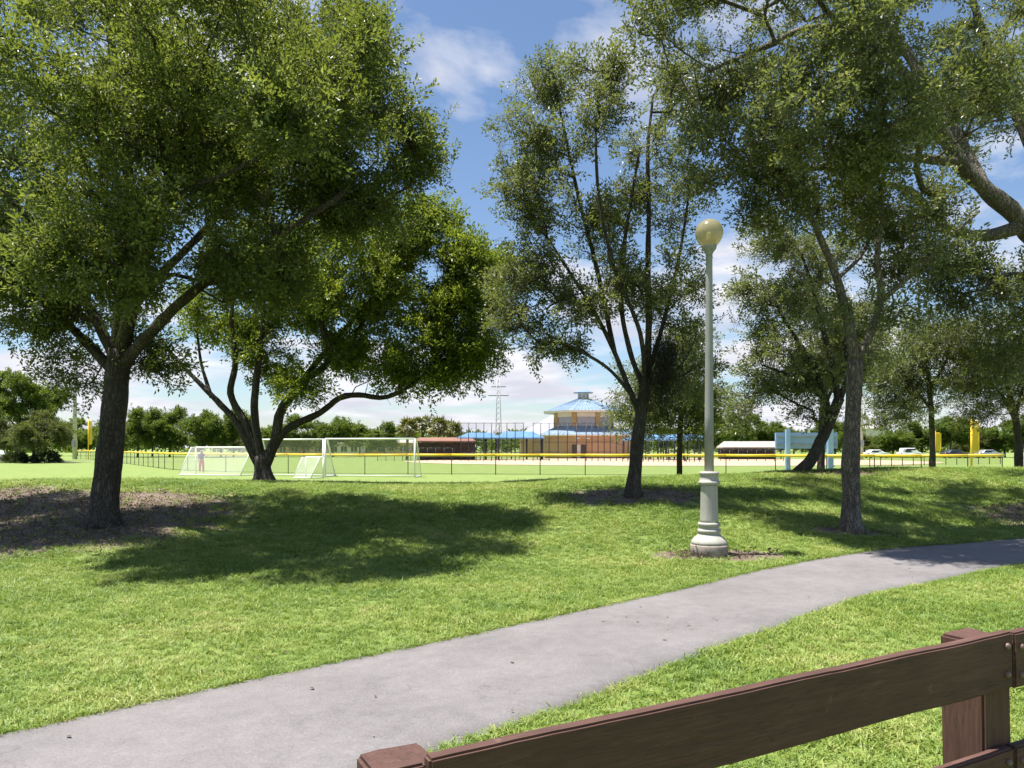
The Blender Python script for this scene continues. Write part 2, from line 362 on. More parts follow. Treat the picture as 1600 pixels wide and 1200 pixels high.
M['skin'] = paint('skin', (0.42, 0.25, 0.18), 0.6, 0.05)
M['hair'] = paint('hair', (0.03, 0.022, 0.018), 0.6, 0.2)
M['red_cloth'] = paint('red_cloth', (0.55, 0.05, 0.06), 0.85, 0.15, 9)
M['purple_cloth'] = paint('purple_cloth', (0.11, 0.08, 0.24), 0.85, 0.15, 9)

# ------------------------------------------------------------------ ground, path, infield
def lines(fine0, fine1, step, far, g=1.17):
    a = list(np.arange(fine0, fine1 + 1e-6, step)); s = step; x = fine1
    while x < far: s *= g; x += s; a.append(x)
    s = step; x = fine0; pre = []
    while x > -far: s *= g; x -= s; pre.append(x)
    return np.array(pre[::-1] + a)
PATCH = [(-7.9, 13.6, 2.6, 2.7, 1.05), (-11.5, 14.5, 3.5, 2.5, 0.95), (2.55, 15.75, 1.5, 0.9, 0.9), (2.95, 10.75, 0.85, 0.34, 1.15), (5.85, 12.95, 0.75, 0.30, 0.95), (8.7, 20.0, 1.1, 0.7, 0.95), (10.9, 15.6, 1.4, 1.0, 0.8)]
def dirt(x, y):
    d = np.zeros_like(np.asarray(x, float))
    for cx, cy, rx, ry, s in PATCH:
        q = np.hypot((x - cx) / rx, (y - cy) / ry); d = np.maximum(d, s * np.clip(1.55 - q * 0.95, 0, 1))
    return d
xs = lines(-16, 16, 0.2, 2500); ys = lines(0.5, 30, 0.2, 2500)
gx, gy = np.meshgrid(xs, ys); nx, ny = len(xs), len(ys)
co = np.stack([gx, gy, ground(gx, gy)], -1).reshape(-1, 3)
idx = np.arange(nx * ny).reshape(ny, nx)
quads = np.stack([idx[:-1, :-1], idx[:-1, 1:], idx[1:, 1:], idx[1:, :-1]], -1).reshape(-1, 4)
me = bpy.data.meshes.new('ground'); me.from_pydata(co.tolist(), [], quads.tolist())
me.polygons.foreach_set('use_smooth', [True] * len(me.polygons))
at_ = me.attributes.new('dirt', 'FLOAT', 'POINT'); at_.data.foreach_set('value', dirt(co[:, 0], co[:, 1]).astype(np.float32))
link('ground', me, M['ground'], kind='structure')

def catmull(P, step):
    P = [Vector(p) for p in P]; P = [P[0] * 2 - P[1]] + P + [P[-1] * 2 - P[-2]]; out = []
    for i in range(1, len(P) - 2):
        a, b, c, d = P[i - 1:i + 3]; n = max(2, int((c - b).length / step))
        for k in range(n):
            t = k / n
            out.append(0.5 * ((2 * b) + (c - a) * t + (2 * a - 5 * b + 4 * c - d) * t * t + (3 * b - a - 3 * c + d) * t ** 3))
    out.append(P[-2]); return out
def resample(pts, n):
    P = np.array([tuple(p) for p in pts]); s = np.r_[0, np.cumsum(np.linalg.norm(np.diff(P, axis=0), axis=1))]
    q = np.linspace(0, s[-1], n); return np.stack([np.interp(q, s, P[:, k]) for k in range(P.shape[1])], 1)
FAR = resample(catmull([(-10, -2.3), (-5, 2.2), (-2.8, 4.24), (-0.53, 6.3), (1.36, 8.04), (3.2, 9.75), (5.6, 11.5), (8.8, 13.2), (13, 14.9), (20, 16.8), (32, 18.2)], 0.2), 420)
NEAR = resample(catmull([(-8.2, -3.6), (-4.4, 0.2), (-2.2, 2.25), (-0.08, 4.27), (0.80, 5.17), (2.23, 6.58), (3.95, 8.2), (6.9, 10.26), (11, 12.5), (20.5, 14.9), (32, 16.2)], 0.2), 420)
for i in range(420):
    FAR[i] += 0.03 * (noise.noise((i * 0.35, 1.0, 0)) + 0.6 * noise.noise((i * 1.1, 5, 0)))
    NEAR[i] += 0.03 * (noise.noise((i * 0.35, 9.0, 0)) + 0.6 * noise.noise((i * 1.1, 15, 0)))
mb = MB(); K = 8; vs_ = []
for i in range(420):
    a, b = NEAR[i], FAR[i]
    row = [a + (b - a) * (k / K) for k in range(K + 1)]
    zs = [gz(p[0], p[1]) + 0.022 - 0.012 * abs(2 * k / K - 1) ** 3 for k, p in enumerate(row)]
    vs_.append((row[0][0], row[0][1], zs[0] - 0.07))
    vs_ += [(p[0], p[1], z) for p, z in zip(row, zs)]
    vs_.append((row[-1][0], row[-1][1], zs[-1] - 0.07))
w_ = K + 3
mb.add(vs_, [(i * w_ + k, (i + 1) * w_ + k, (i + 1) * w_ + k + 1, i * w_ + k + 1)[::-1] for i in range(419) for k in range(w_ - 1)], 0, True)
mb.build('path', M['asphalt'], kind='structure')

def sheet(name, pts, mat, dz):
    bm = bmesh.new(); vs2 = [bm.verts.new((x, y, FZ + dz)) for x, y in pts]; f = bm.faces.new(vs2)
    if f.normal.z < 0: f.normal_flip()
    me = bpy.data.meshes.new(name); bm.to_mesh(me); bm.free(); return link(name, me, mat, kind='structure')
def blobpts(cx, cy, rx, ry, n=48, j=0.05, seed=0):
    return [(cx + rx * math.cos(a) * (1 + j * noise.noise((math.cos(a) * 2, math.sin(a) * 2, seed))), cy + ry * math.sin(a) * (1 + j * noise.noise((math.cos(a) * 2, math.sin(a) * 2, seed + 9)))) for a in (2 * math.pi * k / n for k in range(n))]
sheet('infield', blobpts(20, 100, 34, 25, seed=3), M['clay'], 0.03)
sheet('footpath', [(-70, 91.5), (-46, 96), (-40, 97), (-40, 98.8), (-46, 97.8), (-70, 93.4)], M['concrete'], 0.03)

# ------------------------------------------------------------------ geometry-node scatter for leaves and grass
def leaf_mesh(name, n, L, leaf_l, leaf_w, spread, mats, seed, droop=0.0, twig=True):
    r = random.Random(seed); v = []; f = []; tint = []; mi = []
    def leaf(p, d, up, l, w):
        d = d.normalized(); s = d.cross(up)
        if s.length < 1e-4: s = d.orthogonal()
        s.normalize(); nrm = s.cross(d); o = len(v); t = r.random()
        v.extend([p, p + d * l * 0.5 + s * w * 0.5 + nrm * w * 0.18, p + d * l - nrm * l * 0.12, p + d * l * 0.5 - s * w * 0.5 + nrm * w * 0.18])
        f.extend([(o, o + 1, o + 2), (o, o + 2, o + 3)]); tint.extend([t] * 4); mi.extend([0, 0])
    for i in range(n):
        q = (i + 0.5) / n
        p = Vector((L * q, r.gauss(0, L * 0.05), r.gauss(0, L * 0.05) - droop * q * q * L))
        a = i * 2.4 + r.uniform(-0.6, 0.6)
        d = Vector((0.55 + 0.5 * q, spread * math.cos(a), spread * math.sin(a) * 0.8 - droop * 0.6)) + Vector((r.gauss(0, .3), r.gauss(0, .3), r.gauss(0, .3)))
        p = p + Vector((0, math.cos(a), math.sin(a))) * L * 0.10 * r.random()
        leaf(p, d, Vector((r.gauss(0, .5), r.gauss(0, .5), 1)), leaf_l * r.uniform(0.7, 1.2), leaf_w * r.uniform(0.8, 1.2))
    if twig:
        o = len(v)
        for q in (0, 1):
            for k in range(3):
                a = k * 2.1; rr = 0.0035 * (1 - 0.6 * q); v.append(Vector((-0.12 + (L + 0.08) * q, rr * math.cos(a), rr * math.sin(a) - droop * q * L))); tint.append(0.2)
        for k in range(3): f.append((o + k, o + (k + 1) % 3, o + 3 + (k + 1) % 3, o + 3 + k)); mi.append(1)
    me = bpy.data.meshes.new(name); me.from_pydata([tuple(p) for p in v], [], f)
    a = me.attributes.new('tint', 'FLOAT', 'POINT'); a.data.foreach_set('value', tint)
    me.polygons.foreach_set('material_index', mi)
    for m in mats: me.materials.append(m)
    return bpy.data.objects.new(name, me)
GROUPS = {}
def scatter_group(key, variants, solid=False):
    if key in GROUPS: return GROUPS[key]
    g = bpy.data.node_groups.new(key, 'GeometryNodeTree')
    g.interface.new_socket('Geometry', in_out='INPUT', socket_type='NodeSocketGeometry')
    g.interface.new_socket('Geometry', in_out='OUTPUT', socket_type='NodeSocketGeometry')
    N = g.nodes.new; gi = N('NodeGroupInput'); go = N('NodeGroupOutput'); jn = N('GeometryNodeJoinGeometry')
    for o in variants:
        oi = N('GeometryNodeObjectInfo'); oi.inputs['Object'].default_value = o; oi.inputs['As Instance'].default_value = False
        ti = N('GeometryNodeGeometryToInstance'); g.links.new(oi.outputs['Geometry'], ti.inputs[0]); g.links.new(ti.outputs[0], jn.inputs[0])
    ip = N('GeometryNodeInstanceOnPoints'); ip.inputs['Pick Instance'].default_value = True
    r_ = N('GeometryNodeInputNamedAttribute'); r_.data_type = 'FLOAT_VECTOR'; r_.inputs[0].default_value = 'rot'
    s_ = N('GeometryNodeInputNamedAttribute'); s_.data_type = 'FLOAT'; s_.inputs[0].default_value = 'scl'
    er = N('FunctionNodeEulerToRotation')
    g.links.new(gi.outputs[0], ip.inputs['Points']); g.links.new(jn.outputs[0], ip.inputs['Instance'])
    g.links.new(r_.outputs[0], er.inputs[0]); g.links.new(er.outputs[0], ip.inputs['Rotation']); g.links.new(s_.outputs[0], ip.inputs['Scale'])
    if solid:                                                 # join the sprays into one foliage mesh, keeping a random value for each
        rv = N('FunctionNodeRandomValue'); rv.data_type = 'FLOAT'
        st = N('GeometryNodeStoreNamedAttribute'); st.data_type = 'FLOAT'; st.domain = 'INSTANCE'; st.inputs['Name'].default_value = 'spray'
        rz_ = N('GeometryNodeRealizeInstances')
        g.links.new(ip.outputs[0], st.inputs['Geometry']); g.links.new([o for o in rv.outputs if o.enabled][0], st.inputs['Value'])
        g.links.new(st.outputs[0], rz_.inputs[0]); g.links.new(rz_.outputs[0], go.inputs[0])
    else: g.links.new(ip.outputs[0], go.inputs[0])
    GROUPS[key] = g; return g
def scatter(name, pos, rot, scl, group, parent=None, **k):
    me = bpy.data.meshes.new(name); me.vertices.add(len(pos)); me.vertices.foreach_set('co', np.asarray(pos, np.float32).ravel())
    a = me.attributes.new('rot', 'FLOAT_VECTOR', 'POINT'); a.data.foreach_set('vector', np.asarray(rot, np.float32).ravel())
    a = me.attributes.new('scl', 'FLOAT', 'POINT'); a.data.foreach_set('value', np.asarray(scl, np.float32)); me.update()
    o = link(name, me, None, parent, **k)
    md = o.modifiers.new('scatter', 'NODES'); md.node_group = group
    return o

def sprays(key, mat, bark, n=20, L=0.30, ll=0.066, lw=0.028, spread=0.9, droop=0.12, nv=4, solid=True):
    return scatter_group(key, [leaf_mesh(f'{key}_{i}', n, L, ll, lw, spread, [mat, bark], 100 + i, droop) for i in range(nv)], solid)
G_OAK = sprays('oak_spray', M['leaf_oak'], M['bark_dark'], 26, 0.42, 0.078, 0.034)
G_BRIGHT = sprays('bright_spray', M['leaf_bright'], M['bark_dark'], 24, 0.42, 0.088, 0.040)
G_GREY = sprays('grey_spray', M['leaf_grey'], M['bark_grey'], 22, 0.40, 0.078, 0.036)
G_OLIVE = sprays('olive_spray', M['leaf_olive'], M['bark_grey'], 18, 0.34, 0.075, 0.026, 0.7, 0.35)
G_FAR = sprays('far_spray', M['leaf_far'], M['bark_dark'], 16, 0.8, 0.30, 0.17, 1.0, 0.1, solid=False)
G_FARO = sprays('far_olive_spray', M['leaf_far_olive'], M['bark_dark'], 16, 0.8, 0.26, 0.13, 1.0, 0.1, solid=False)
G_SHRUB = sprays('shrub_spray', M['leaf_shrub'], M['bark_dark'], 16, 0.35, 0.12, 0.06, 1.0, 0.0, solid=False)
G_DRY = scatter_group('dry_leaf', [leaf_mesh(f'dry_{i}', 5, 0.16, 0.06, 0.028, 1.6, [M['dry_leaf']], 50 + i, 0, False) for i in range(4)])
G_MOSS = scatter_group('moss_strand', [leaf_mesh(f'moss_{i}', 16, 0.5, 0.12, 0.010, 0.25, [M['moss']], 70 + i, 0, False) for i in range(3)])

# ------------------------------------------------------------------ trees
def pixpoly(pts, d):
    return [at(p[0], p[1], d + (p[2] if len(p) > 2 else 0)) for p in pts]
def grow(skel, attractors, alpha=0.30, seg=0.45, seed=1):
    """skel: list of (polyline, parent_index or None, r0, r1). Twigs grow from the limbs to the attractor points."""
    r = random.Random(seed); P = []; par = []; rad = []; path = []; own = []
    for li, (pl, pi, r0, r1) in enumerate(skel):
        pl = catmull(pl, 0.16); last = -1
        if pi is not None:
            cand = [i for i in range(len(P)) if own[i] == pi]
            last = min(cand, key=lambda i: (P[i] - pl[0]).length)
        for k, p in enumerate(pl):
            q = k / (len(pl) - 1)
            if last >= 0 and k == 0 and (P[last] - p).length < 0.03: continue
            P.append(Vector(p)); par.append(last); rad.append(r0 + (r1 - r0) * q); own.append(li)
            path.append((path[last] + (P[last] - p).length) if last >= 0 else 0.0); last = len(P) - 1
    n0 = len(P); A = np.array([tuple(p) for p in attractors]); S = np.array([tuple(p) for p in P])
    dist = np.array([np.min(np.linalg.norm(S - a, axis=1)) for a in A]); order = np.argsort(dist)
    cap = n0 + len(A) * 6; X = np.zeros((cap, 3)); X[:n0] = S; PL = np.zeros(cap); PL[:n0] = path; n = n0
    skip = len(catmull(skel[0][0], 0.16)) * 0.7                      # no twigs low on the trunk
    PL[:int(skip)] += 50
    tips = []
    for ai in order:
        a = A[ai]; dd = np.linalg.norm(X[:n] - a, axis=1); j = int(np.argmin(dd + alpha * PL[:n] + 0.5 * np.maximum(0, X[:n, 2] - a[2])))
        b = X[j].copy(); L_ = dd[j]
        k = min(5, max(1, int(L_ / seg))); last = j
        side = np.array([r.gauss(0, 1), r.gauss(0, 1), r.gauss(0.35, 0.7)]) * 0.11 * L_
        for s in range(1, k + 1):
            q = s / k; p = b + (a - b) * q + side * math.sin(math.pi * q)
            X[n] = p; PL[n] = PL[last] + L_ / k; P.append(Vector(p)); par.append(last); rad.append(0.0); own.append(-1); last = n; n += 1
        tips.append(last)
    ch = [[] for _ in P]
    for i, p in enumerate(par):
        if p >= 0: ch[p].append(i)
    tip = set(tips); flow = [0.0] * len(P)
    for i in range(len(P) - 1, -1, -1):
        flow[i] = sum(flow[c] for c in ch[i]) + (0.0045 ** 2.3 if i in tip else 0.0)
        if own[i] == -1: rad[i] = max(0.0045, flow[i] ** (1 / 2.3))
    return P, par, rad, own, ch, tips, n0
def tree(name, label, group, skel, blobs, sg, bark, sprays_per=9, jit=0.22, sscale=1.0, seed=1, flare=0.45, alpha=0.3, lean_out=0.9, cat='tree', min_h=None, tuftn=8, tight=0.05, thin=1.0):
    r = random.Random(seed)
    att = []
    for (c, rx, ry, rz, n) in blobs:
        cl = []; n = max(6, int(n * thin))
        for k in range(max(3, int(n / tuftn))):                      # clumps inside the lobe, mostly near its surface
            u = Vector((r.gauss(0, 1), r.gauss(0, 1), r.gauss(0, 1))).normalized() * (r.uniform(0.25, 1.0) ** 0.5)
            cl.append(Vector((c[0] + u.x * rx * 0.88, c[1] + u.y * ry * 0.88, c[2] + u.z * rz * 0.88)))
        for k in range(n):
            q = r.choice(cl); s = tight
            att.append(q + Vector((r.gauss(0, rx * s + 0.13), r.gauss(0, ry * s + 0.13), r.gauss(0, rz * s + 0.09))))
    P, par, rad, own, ch, tips, n0 = grow(skel, att, alpha, seed=seed)
    base = Vector(skel[0][0][0]); base.z = gz(base.x, base.y)
    root = empty(name, base, label=label, cat=cat, group=group)
    wob = lambda p, k: 1 + 0.10 * noise.noise((p.x * 3 + k, p.y * 3, p.z * 1.6))
    for li, (pl, pi, r0, r1) in enumerate(skel):
        ids = [i for i in range(n0) if own[i] == li]
        pts = [P[i] for i in ids]; rr = [rad[i] for i in ids]
        if par[ids[0]] >= 0:
            pts = [P[par[ids[0]]]] + pts; rr = [min(rad[par[ids[0]]], rr[0] * 1.15)] + rr
        mb = MB(); n = 14 if li == 0 else 9
        if li == 0:
            pts = [pts[0] - Vector((0, 0, 0.25))] + pts; rr = [rr[0]] + rr
            rr = [x * (1 + flare * math.exp(-max(0, p.z - base.z) / 0.13) + 0.06 * math.exp(-max(0, p.z - base.z) / 0.6)) for x, p in zip(rr, pts)]
        rr = [x * wob(p, li) for x, p in zip(rr, pts)]
        mb.tube([p - base for p in pts], rr, n)
        me = mb.mesh('trunk' if li == 0 else 'limb')
        if r0 > 0.05:                                         # uneven bole, buttressed foot
            for v in me.vertices:
                p = v.co; w = noise.noise((p.x * 7 + 3, p.y * 7, p.z * 2.2)) * r0 * 0.16
                nrm = v.normal; v.co = p + nrm * w
                if li == 0:
                    a = math.atan2(p.y, p.x); v.co += Vector((math.cos(a), math.sin(a), 0)) * r0 * 0.35 * max(0, math.sin(a * 5 + seed)) * math.exp(-max(0, p.z) / 0.15)
        link('trunk' if li == 0 else 'limb', me, bark, root)
    mb = MB()
    done = set()
    for i in range(n0, len(P)):
        if i in done: continue
        chain = [par[i], i]; done.add(i); j = i
        while ch[j]:
            c = max(ch[j], key=lambda q: rad[q])
            if c in done: break
            chain.append(c); done.add(c); j = c
        rr = [min(rad[q], rad[i] * 1.1) if q < n0 else rad[q] for q in chain]
        big = max(rr)
        mb.tube([P[q] - base for q in chain], rr, 6 if big > 0.03 else (4 if big > 0.012 else 3), cap=False)
    mb.build('branches', bark, root, kind='stuff')
    pos = []; rot = []; scl = []
    for ti in tips:
        p = P[ti]; q = P[par[ti]]; out = (p - q)
        out = out.normalized() if out.length > 1e-6 else Vector((0, 0, 1))
        for k in range(sprays_per):
            d = out * lean_out + Vector((r.gauss(0, .7), r.gauss(0, .7), r.gauss(0.12, .55)))
            t = r.random() ** 1.5
            o = p + (q - p) * 0.6 * t + Vector((r.gauss(0, jit), r.gauss(0, jit), r.gauss(0, jit * 0.8)))
            if min_h is not None and o.z < min_h: continue
            e = d.to_track_quat('X', 'Z').to_euler()
            pos.append(o - base); rot.append((e.x + r.uniform(-.8, .8), e.y, e.z)); scl.append(sscale * r.uniform(0.7, 1.25))
    scatter('crown', [tuple(p) for p in pos], rot, scl, sg, root, kind='stuff')
    return root
def blobs_px(lst, d):
    o = []
    for (cx, cy, rx, ry, dd, rd, n) in lst:
        c = at(cx, cy, d + dd); s = (d + dd) / FPX; o.append((c, rx * s, rd, ry * s, n))
    return o
def skel_px(lst, d):
    out = []
    for i, (pts, pi, w0, w1) in enumerate(lst):
        pl = pixpoly(pts, d); s = d / FPX / 2
        if i == 0: pl[0].z = gz(pl[0].x, pl[0].y)
        out.append((pl, pi, w0 * s, w1 * s))
    return out

# the broad live oak on the left
dA = 13.0
tree('oak_tree', 'broad dark-trunked oak growing from bare leaf-littered soil on the left bank', 'park trees on the bank',
     skel_px([([(160, 822), (166, 760), (173, 690), (181, 610), (186, 545)], None, 41, 34),
              ([(184, 570), (150, 500), (100, 420), (40, 340, -.5), (-40, 260, -.8)], 0, 18, 7),
              ([(186, 548), (192, 440), (205, 330, .5), (190, 200, .6), (170, 40, .6), (150, -80, .6)], 0, 25, 8),
              ([(190, 560), (218, 430, .3), (262, 310, .6), (320, 200, .9), (380, 80, 1.2), (410, -60, 1.3)], 0, 22, 7),
              ([(190, 575), (235, 520, -.4), (310, 450, -.8), (420, 380, -.9), (540, 300, -.9)], 0, 20, 6),
              ([(186, 550), (230, 400, -1.0), (260, 300, -1.6), (250, 200, -2.0)], 0, 20, 7),
              ([(178, 580), (120, 520, .6), (60, 470, 1.2), (-40, 420, 1.8)], 0, 18, 6),
              ([(186, 550), (215, 470, 1.4), (300, 380, 2.6), (420, 260, 3.2), (540, 180, 3.4)], 0, 20, 6)], dA),
     blobs_px([(110, 90, 190, 170, 0, 2.6, 240), (330, 90, 200, 180, 0.5, 2.8, 300), (505, 100, 110, 120, 0.5, 2.0, 170), (575, 220, 100, 95, 0, 1.7, 170),
               (450, 300, 150, 110, 0, 2.4, 270), (560, 320, 100, 55, 0.6, 1.4, 110), (190, 380, 125, 100, -2.4, 1.2, 190), (50, 340, 120, 140, 0, 2.0, 240),
               (-130, 260, 170, 230, 0, 2.6, 300), (110, 500, 95, 55, 0.3, 1.4, 80), (370, 420, 130, 70, -0.3, 2.0, 150), (240, 250, 150, 130, -1.5, 1.4, 170),
               (300, -90, 260, 90, 0.5, 2.6, 120), (330, 300, 130, 90, 2.6, 1.4, 120), (-30, 500, 60, 40, 1.0, 1.0, 40), (-230, 330, 130, 160, 0.5, 2.2, 150), (-90, 420, 110, 60, -1.2, 1.4, 150), (-60, 380, 110, 80, 1.8, 1.4, 120), (330, 60, 150, 130, -3.2, 1.2, 110), (480, 170, 120, 90, -2.8, 1.1, 110), (110, 120, 170, 120, -3.0, 1.2, 100), (560, 120, 90, 90, -1.2, 1.2, 80), (110, 575, 50, 30, .8, .8, 30), (255, 560, 60, 32, .3, .8, 36)], dA),
     G_OAK, M['bark_dark'], 4, 0.15, 1.0, 3, 0.3, tuftn=11, tight=0.04, thin=0.90)
# the many-stemmed tree just over the crest
dB = 20.5
tree('spreading_tree', 'low spreading tree with several curved stems beside the white goals', 'park trees on the bank',
     skel_px([([(412, 752), (410, 735), (408, 712)], None, 30, 21),
              ([(402, 722), (375, 668), (345, 632), (305, 592), (262, 545)], 0, 14.4, 4.8),
              ([(404, 712), (380, 655), (360, 615), (368, 565), (362, 500), (370, 430)], 0, 13.6, 4.8),
              ([(408, 716), (398, 655), (400, 595), (410, 510), (412, 420), (420, 340)], 0, 13.6, 4.8),
              ([(416, 725), (430, 685), (440, 640), (478, 595), (515, 560), (500, 500), (490, 430)], 0, 17.6, 4.8),
              ([(424, 706), (450, 670), (500, 645), (530, 622), (560, 617), (605, 620), (660, 590), (720, 540)], 0, 12.8, 4.0),
              ([(440, 640), (500, 560, .8), (570, 480, 1.2), (640, 410, 1.5), (690, 370, 1.5)], 4, 11.2, 4.0),
              ([(330, 620), (315, 570, .4), (308, 520, .6)], 1, 6.4, 3.5)], dB),
     blobs_px([(430, 450, 110, 70, 0, 2.0, 170), (560, 440, 110, 90, 0.4, 2.4, 240), (680, 430, 95, 85, 0.3, 2.0, 240), (715, 520, 75, 70, 0, 1.6, 170),
               (660, 585, 60, 38, 0, 1.2, 85), (745, 575, 42, 28, 0, 1.0, 45), (570, 550, 80, 50, 0.6, 1.6, 110), (330, 500, 60, 45, 0.3, 1.2, 60), (640, 360, 80, 40, 0.6, 1.6, 100),
               (745, 405, 45, 45, 0.5, 1.2, 70), (420, 540, 60, 40, 0.5, 1.2, 50), (500, 350, 130, 60, 1.0, 2.0, 110), (500, 500, 50, 40, 0.8, 1.2, 50), (455, 585, 42, 38, -.3, .8, 36), (400, 575, 40, 30, .2, .8, 28)], dB),
     G_BRIGHT, M['bark_dark'], 5, 0.18, 1.15, 5, 0.1, tuftn=10, thin=0.82)
# the upright, airy oak in the middle
dC = 15.6
tC = tree('airy_oak_tree', 'airy upright oak with fanning stems and dark hanging moss left of the lamp', 'park trees on the bank',
     skel_px([([(988, 778), (992, 735), (996, 690), (1003, 640), (1010, 590)], None, 21, 19),
              ([(1001, 650), (980, 600), (958, 545), (925, 480), (890, 425), (855, 370)], 0, 9.8, 3.5),
              ([(1008, 610), (988, 560), (972, 490), (972, 410), (985, 320), (1000, 230)], 0, 9.1, 3.5),
              ([(1010, 592), (1014, 500), (1012, 420), (1014, 330), (1012, 240), (1020, 150)], 0, 12.6, 3.5),
              ([(1010, 592), (1035, 510), (1055, 430), (1070, 350), (1078, 280)], 0, 8.4, 3.5),
              ([(1003, 640), (955, 580, -.4), (900, 545, -.8), (850, 520, -1.0)], 0, 6.3, 3.5),
              ([(960, 550), (935, 430, .5), (908, 325, .6), (885, 220, .6), (862, 110, .6)], 1, 8.4, 3.5),
              ([(1008, 610), (1000, 520, -.6), (960, 420, -1.0), (935, 300, -1.2), (930, 180, -1.2)], 0, 7.7, 3.5)], dC),
     blobs_px([(850, 125, 42, 45, 0.4, 0.9, 80), (815, 235, 42, 50, 0, 1.0, 75), (875, 225, 35, 40, 0.4, 0.9, 45), (850, 320, 65, 50, 0, 1.2, 120), (835, 420, 62, 45, 0, 1.2, 110), (815, 500, 40, 45, 0, .9, 65),
               (930, 160, 45, 80, -.8, 1.0, 100), (940, 360, 60, 55, 0, 1.2, 110), (1000, 430, 70, 45, -.6, 1.2, 110), (1060, 480, 45, 60, .4, 1.0, 80), (920, 470, 65, 40, 0, 1.1, 90),
               (1000, 270, 55, 70, 0, 1.2, 90), (1075, 330, 30, 70, .3, .8, 50), (865, 545, 50, 22, -.5, .8, 50), (1080, 590, 35, 40, .5, .8, 40), (1035, 140, 40, 70, .3, .9, 60)], dC),
     G_GREY, M['bark_dark'], 3, 0.12, 0.95, 8, 0.25, tuftn=9, tight=0.035, thin=0.85)
pos = []; rot = []; scl = []
rm = random.Random(5)
for k in range(520):
    u, t = rm.gauss(0, 1), rm.random() ** 1.3
    p = at(1042 + u * 14 - 14 * t, 520 + 85 * t + rm.gauss(0, 10), dC + rm.gauss(0, .25)); pos.append(tuple(p - tC.location)); rot.append((rm.uniform(0, 6), math.pi / 2 + rm.gauss(0, .12), 0)); scl.append(rm.uniform(.5, 1.1))
scatter('hanging_moss', pos, rot, scl, G_MOSS, tC, kind='stuff', label='dark grey moss hanging from the fork')
# the large tree whose limbs reach in from the right
dR = 14.6
tree('large_oak_tree', 'large tree with thick pale limbs reaching over the path and lamp', 'park trees on the bank',
     skel_px([([(1676, 840), (1682, 700), (1676, 560), (1664, 440)], None, 62, 50),
              ([(1664, 445), (1600, 352), (1545, 300), (1500, 255), (1452, 172), (1400, 100), (1336, 4), (1290, -80)], 0, 33, 8),
              ([(1452, 172), (1425, 95, .3), (1368, 10, .5), (1340, -90, .6)], 1, 20, 8),
              ([(1600, 352), (1545, 368), (1490, 362), (1455, 335), (1425, 300, -.4), (1360, 280, -.8)], 1, 22, 6),
              ([(1500, 255), (1420, 246, -.5), (1340, 256, -.9), (1260, 262, -1.3), (1180, 240, -1.6)], 1, 16, 5),
              ([(1400, 100), (1330, 50, -.6), (1260, 45, -1.0), (1190, 75, -1.4), (1110, 110, -1.6)], 1, 15, 5),
              ([(1660, 440), (1640, 300, .8), (1590, 180, 1.2), (1540, 60, 1.4), (1500, -60, 1.4)], 0, 30, 8),
              ([(1666, 450), (1720, 300), (1770, 160), (1800, 0)], 0, 30, 9),
              ([(1545, 300), (1480, 180, 1.2), (1400, 60, 2.0), (1280, -20, 2.6), (1180, 20, 2.8)], 1, 16, 6),
              ([(1668, 480), (1620, 440, -.8), (1570, 430, -1.2), (1530, 460, -1.4)], 0, 15, 5)], dR),
     blobs_px([(1030, 40, 50, 65, -1.4, 1.1, 90), (1095, 110, 85, 85, -1.3, 1.5, 130), (1190, 170, 110, 90, -1.9, 1.7, 150), (1130, 250, 70, 42, -1.4, 1.2, 100), (1260, 250, 100, 55, -2.2, 1.5, 110),
               (1280, 90, 105, 80, -1.4, 2.0, 110), (1370, 240, 90, 70, -2.4, 1.5, 100), (1480, 130, 95, 95, 1.2, 1.8, 150), (1590, 190, 80, 60, -1.6, 1.4, 90), (1555, 60, 110, 60, 1.2, 2.0, 150), (1290, -10, 150, 55, .5, 2.2, 170),
               (1570, 470, 75, 62, -1.1, 1.3, 230), (1505, 430, 45, 45, -.9, 1.0, 110), (1600, 560, 50, 35, -.8, 1.0, 70), (1750, 120, 170, 190, 0, 2.8, 330), (1860, 230, 130, 130, 0, 2.2, 170), (1790, -40, 170, 90, 0.5, 2.4, 150), (1720, 420, 90, 80, 0, 2.0, 60), (1440, 330, 60, 40, -.6, 1.2, 70), (1120, 20, 110, 55, 2.2, 1.6, 100), (1240, 190, 90, 60, -3.4, 1.0, 130), (1400, 170, 100, 70, -3.6, 1.1, 150), (1540, 150, 100, 80, -3.6, 1.2, 130), (1320, 80, 100, 60, -4.0, 1.0, 110), (1300, 140, 150, 80, 3.0, 1.5, 120), (1500, 190, 120, 80, 4.0, 1.6, 120), (1180, 90, 90, 80, 3.0, 1.3, 80), (1320, -90, 170, 60, -3.3, 1.2, 330), (1150, -90, 120, 60, -2.6, 1.2, 200), (1360, -80, 180, 60, 1.5, 1.8, 330), (1150, -70, 120, 60, 1.0, 1.6, 220), (1060, -70, 110, 50, 3.0, 1.4, 170), (1500, -80, 150, 60, -2.0, 1.6, 260)], dR),
     G_GREY, M['bark_pale'], 3, 0.12, 0.95, 13, 0.3, tuftn=10, tight=0.03, thin=0.58)
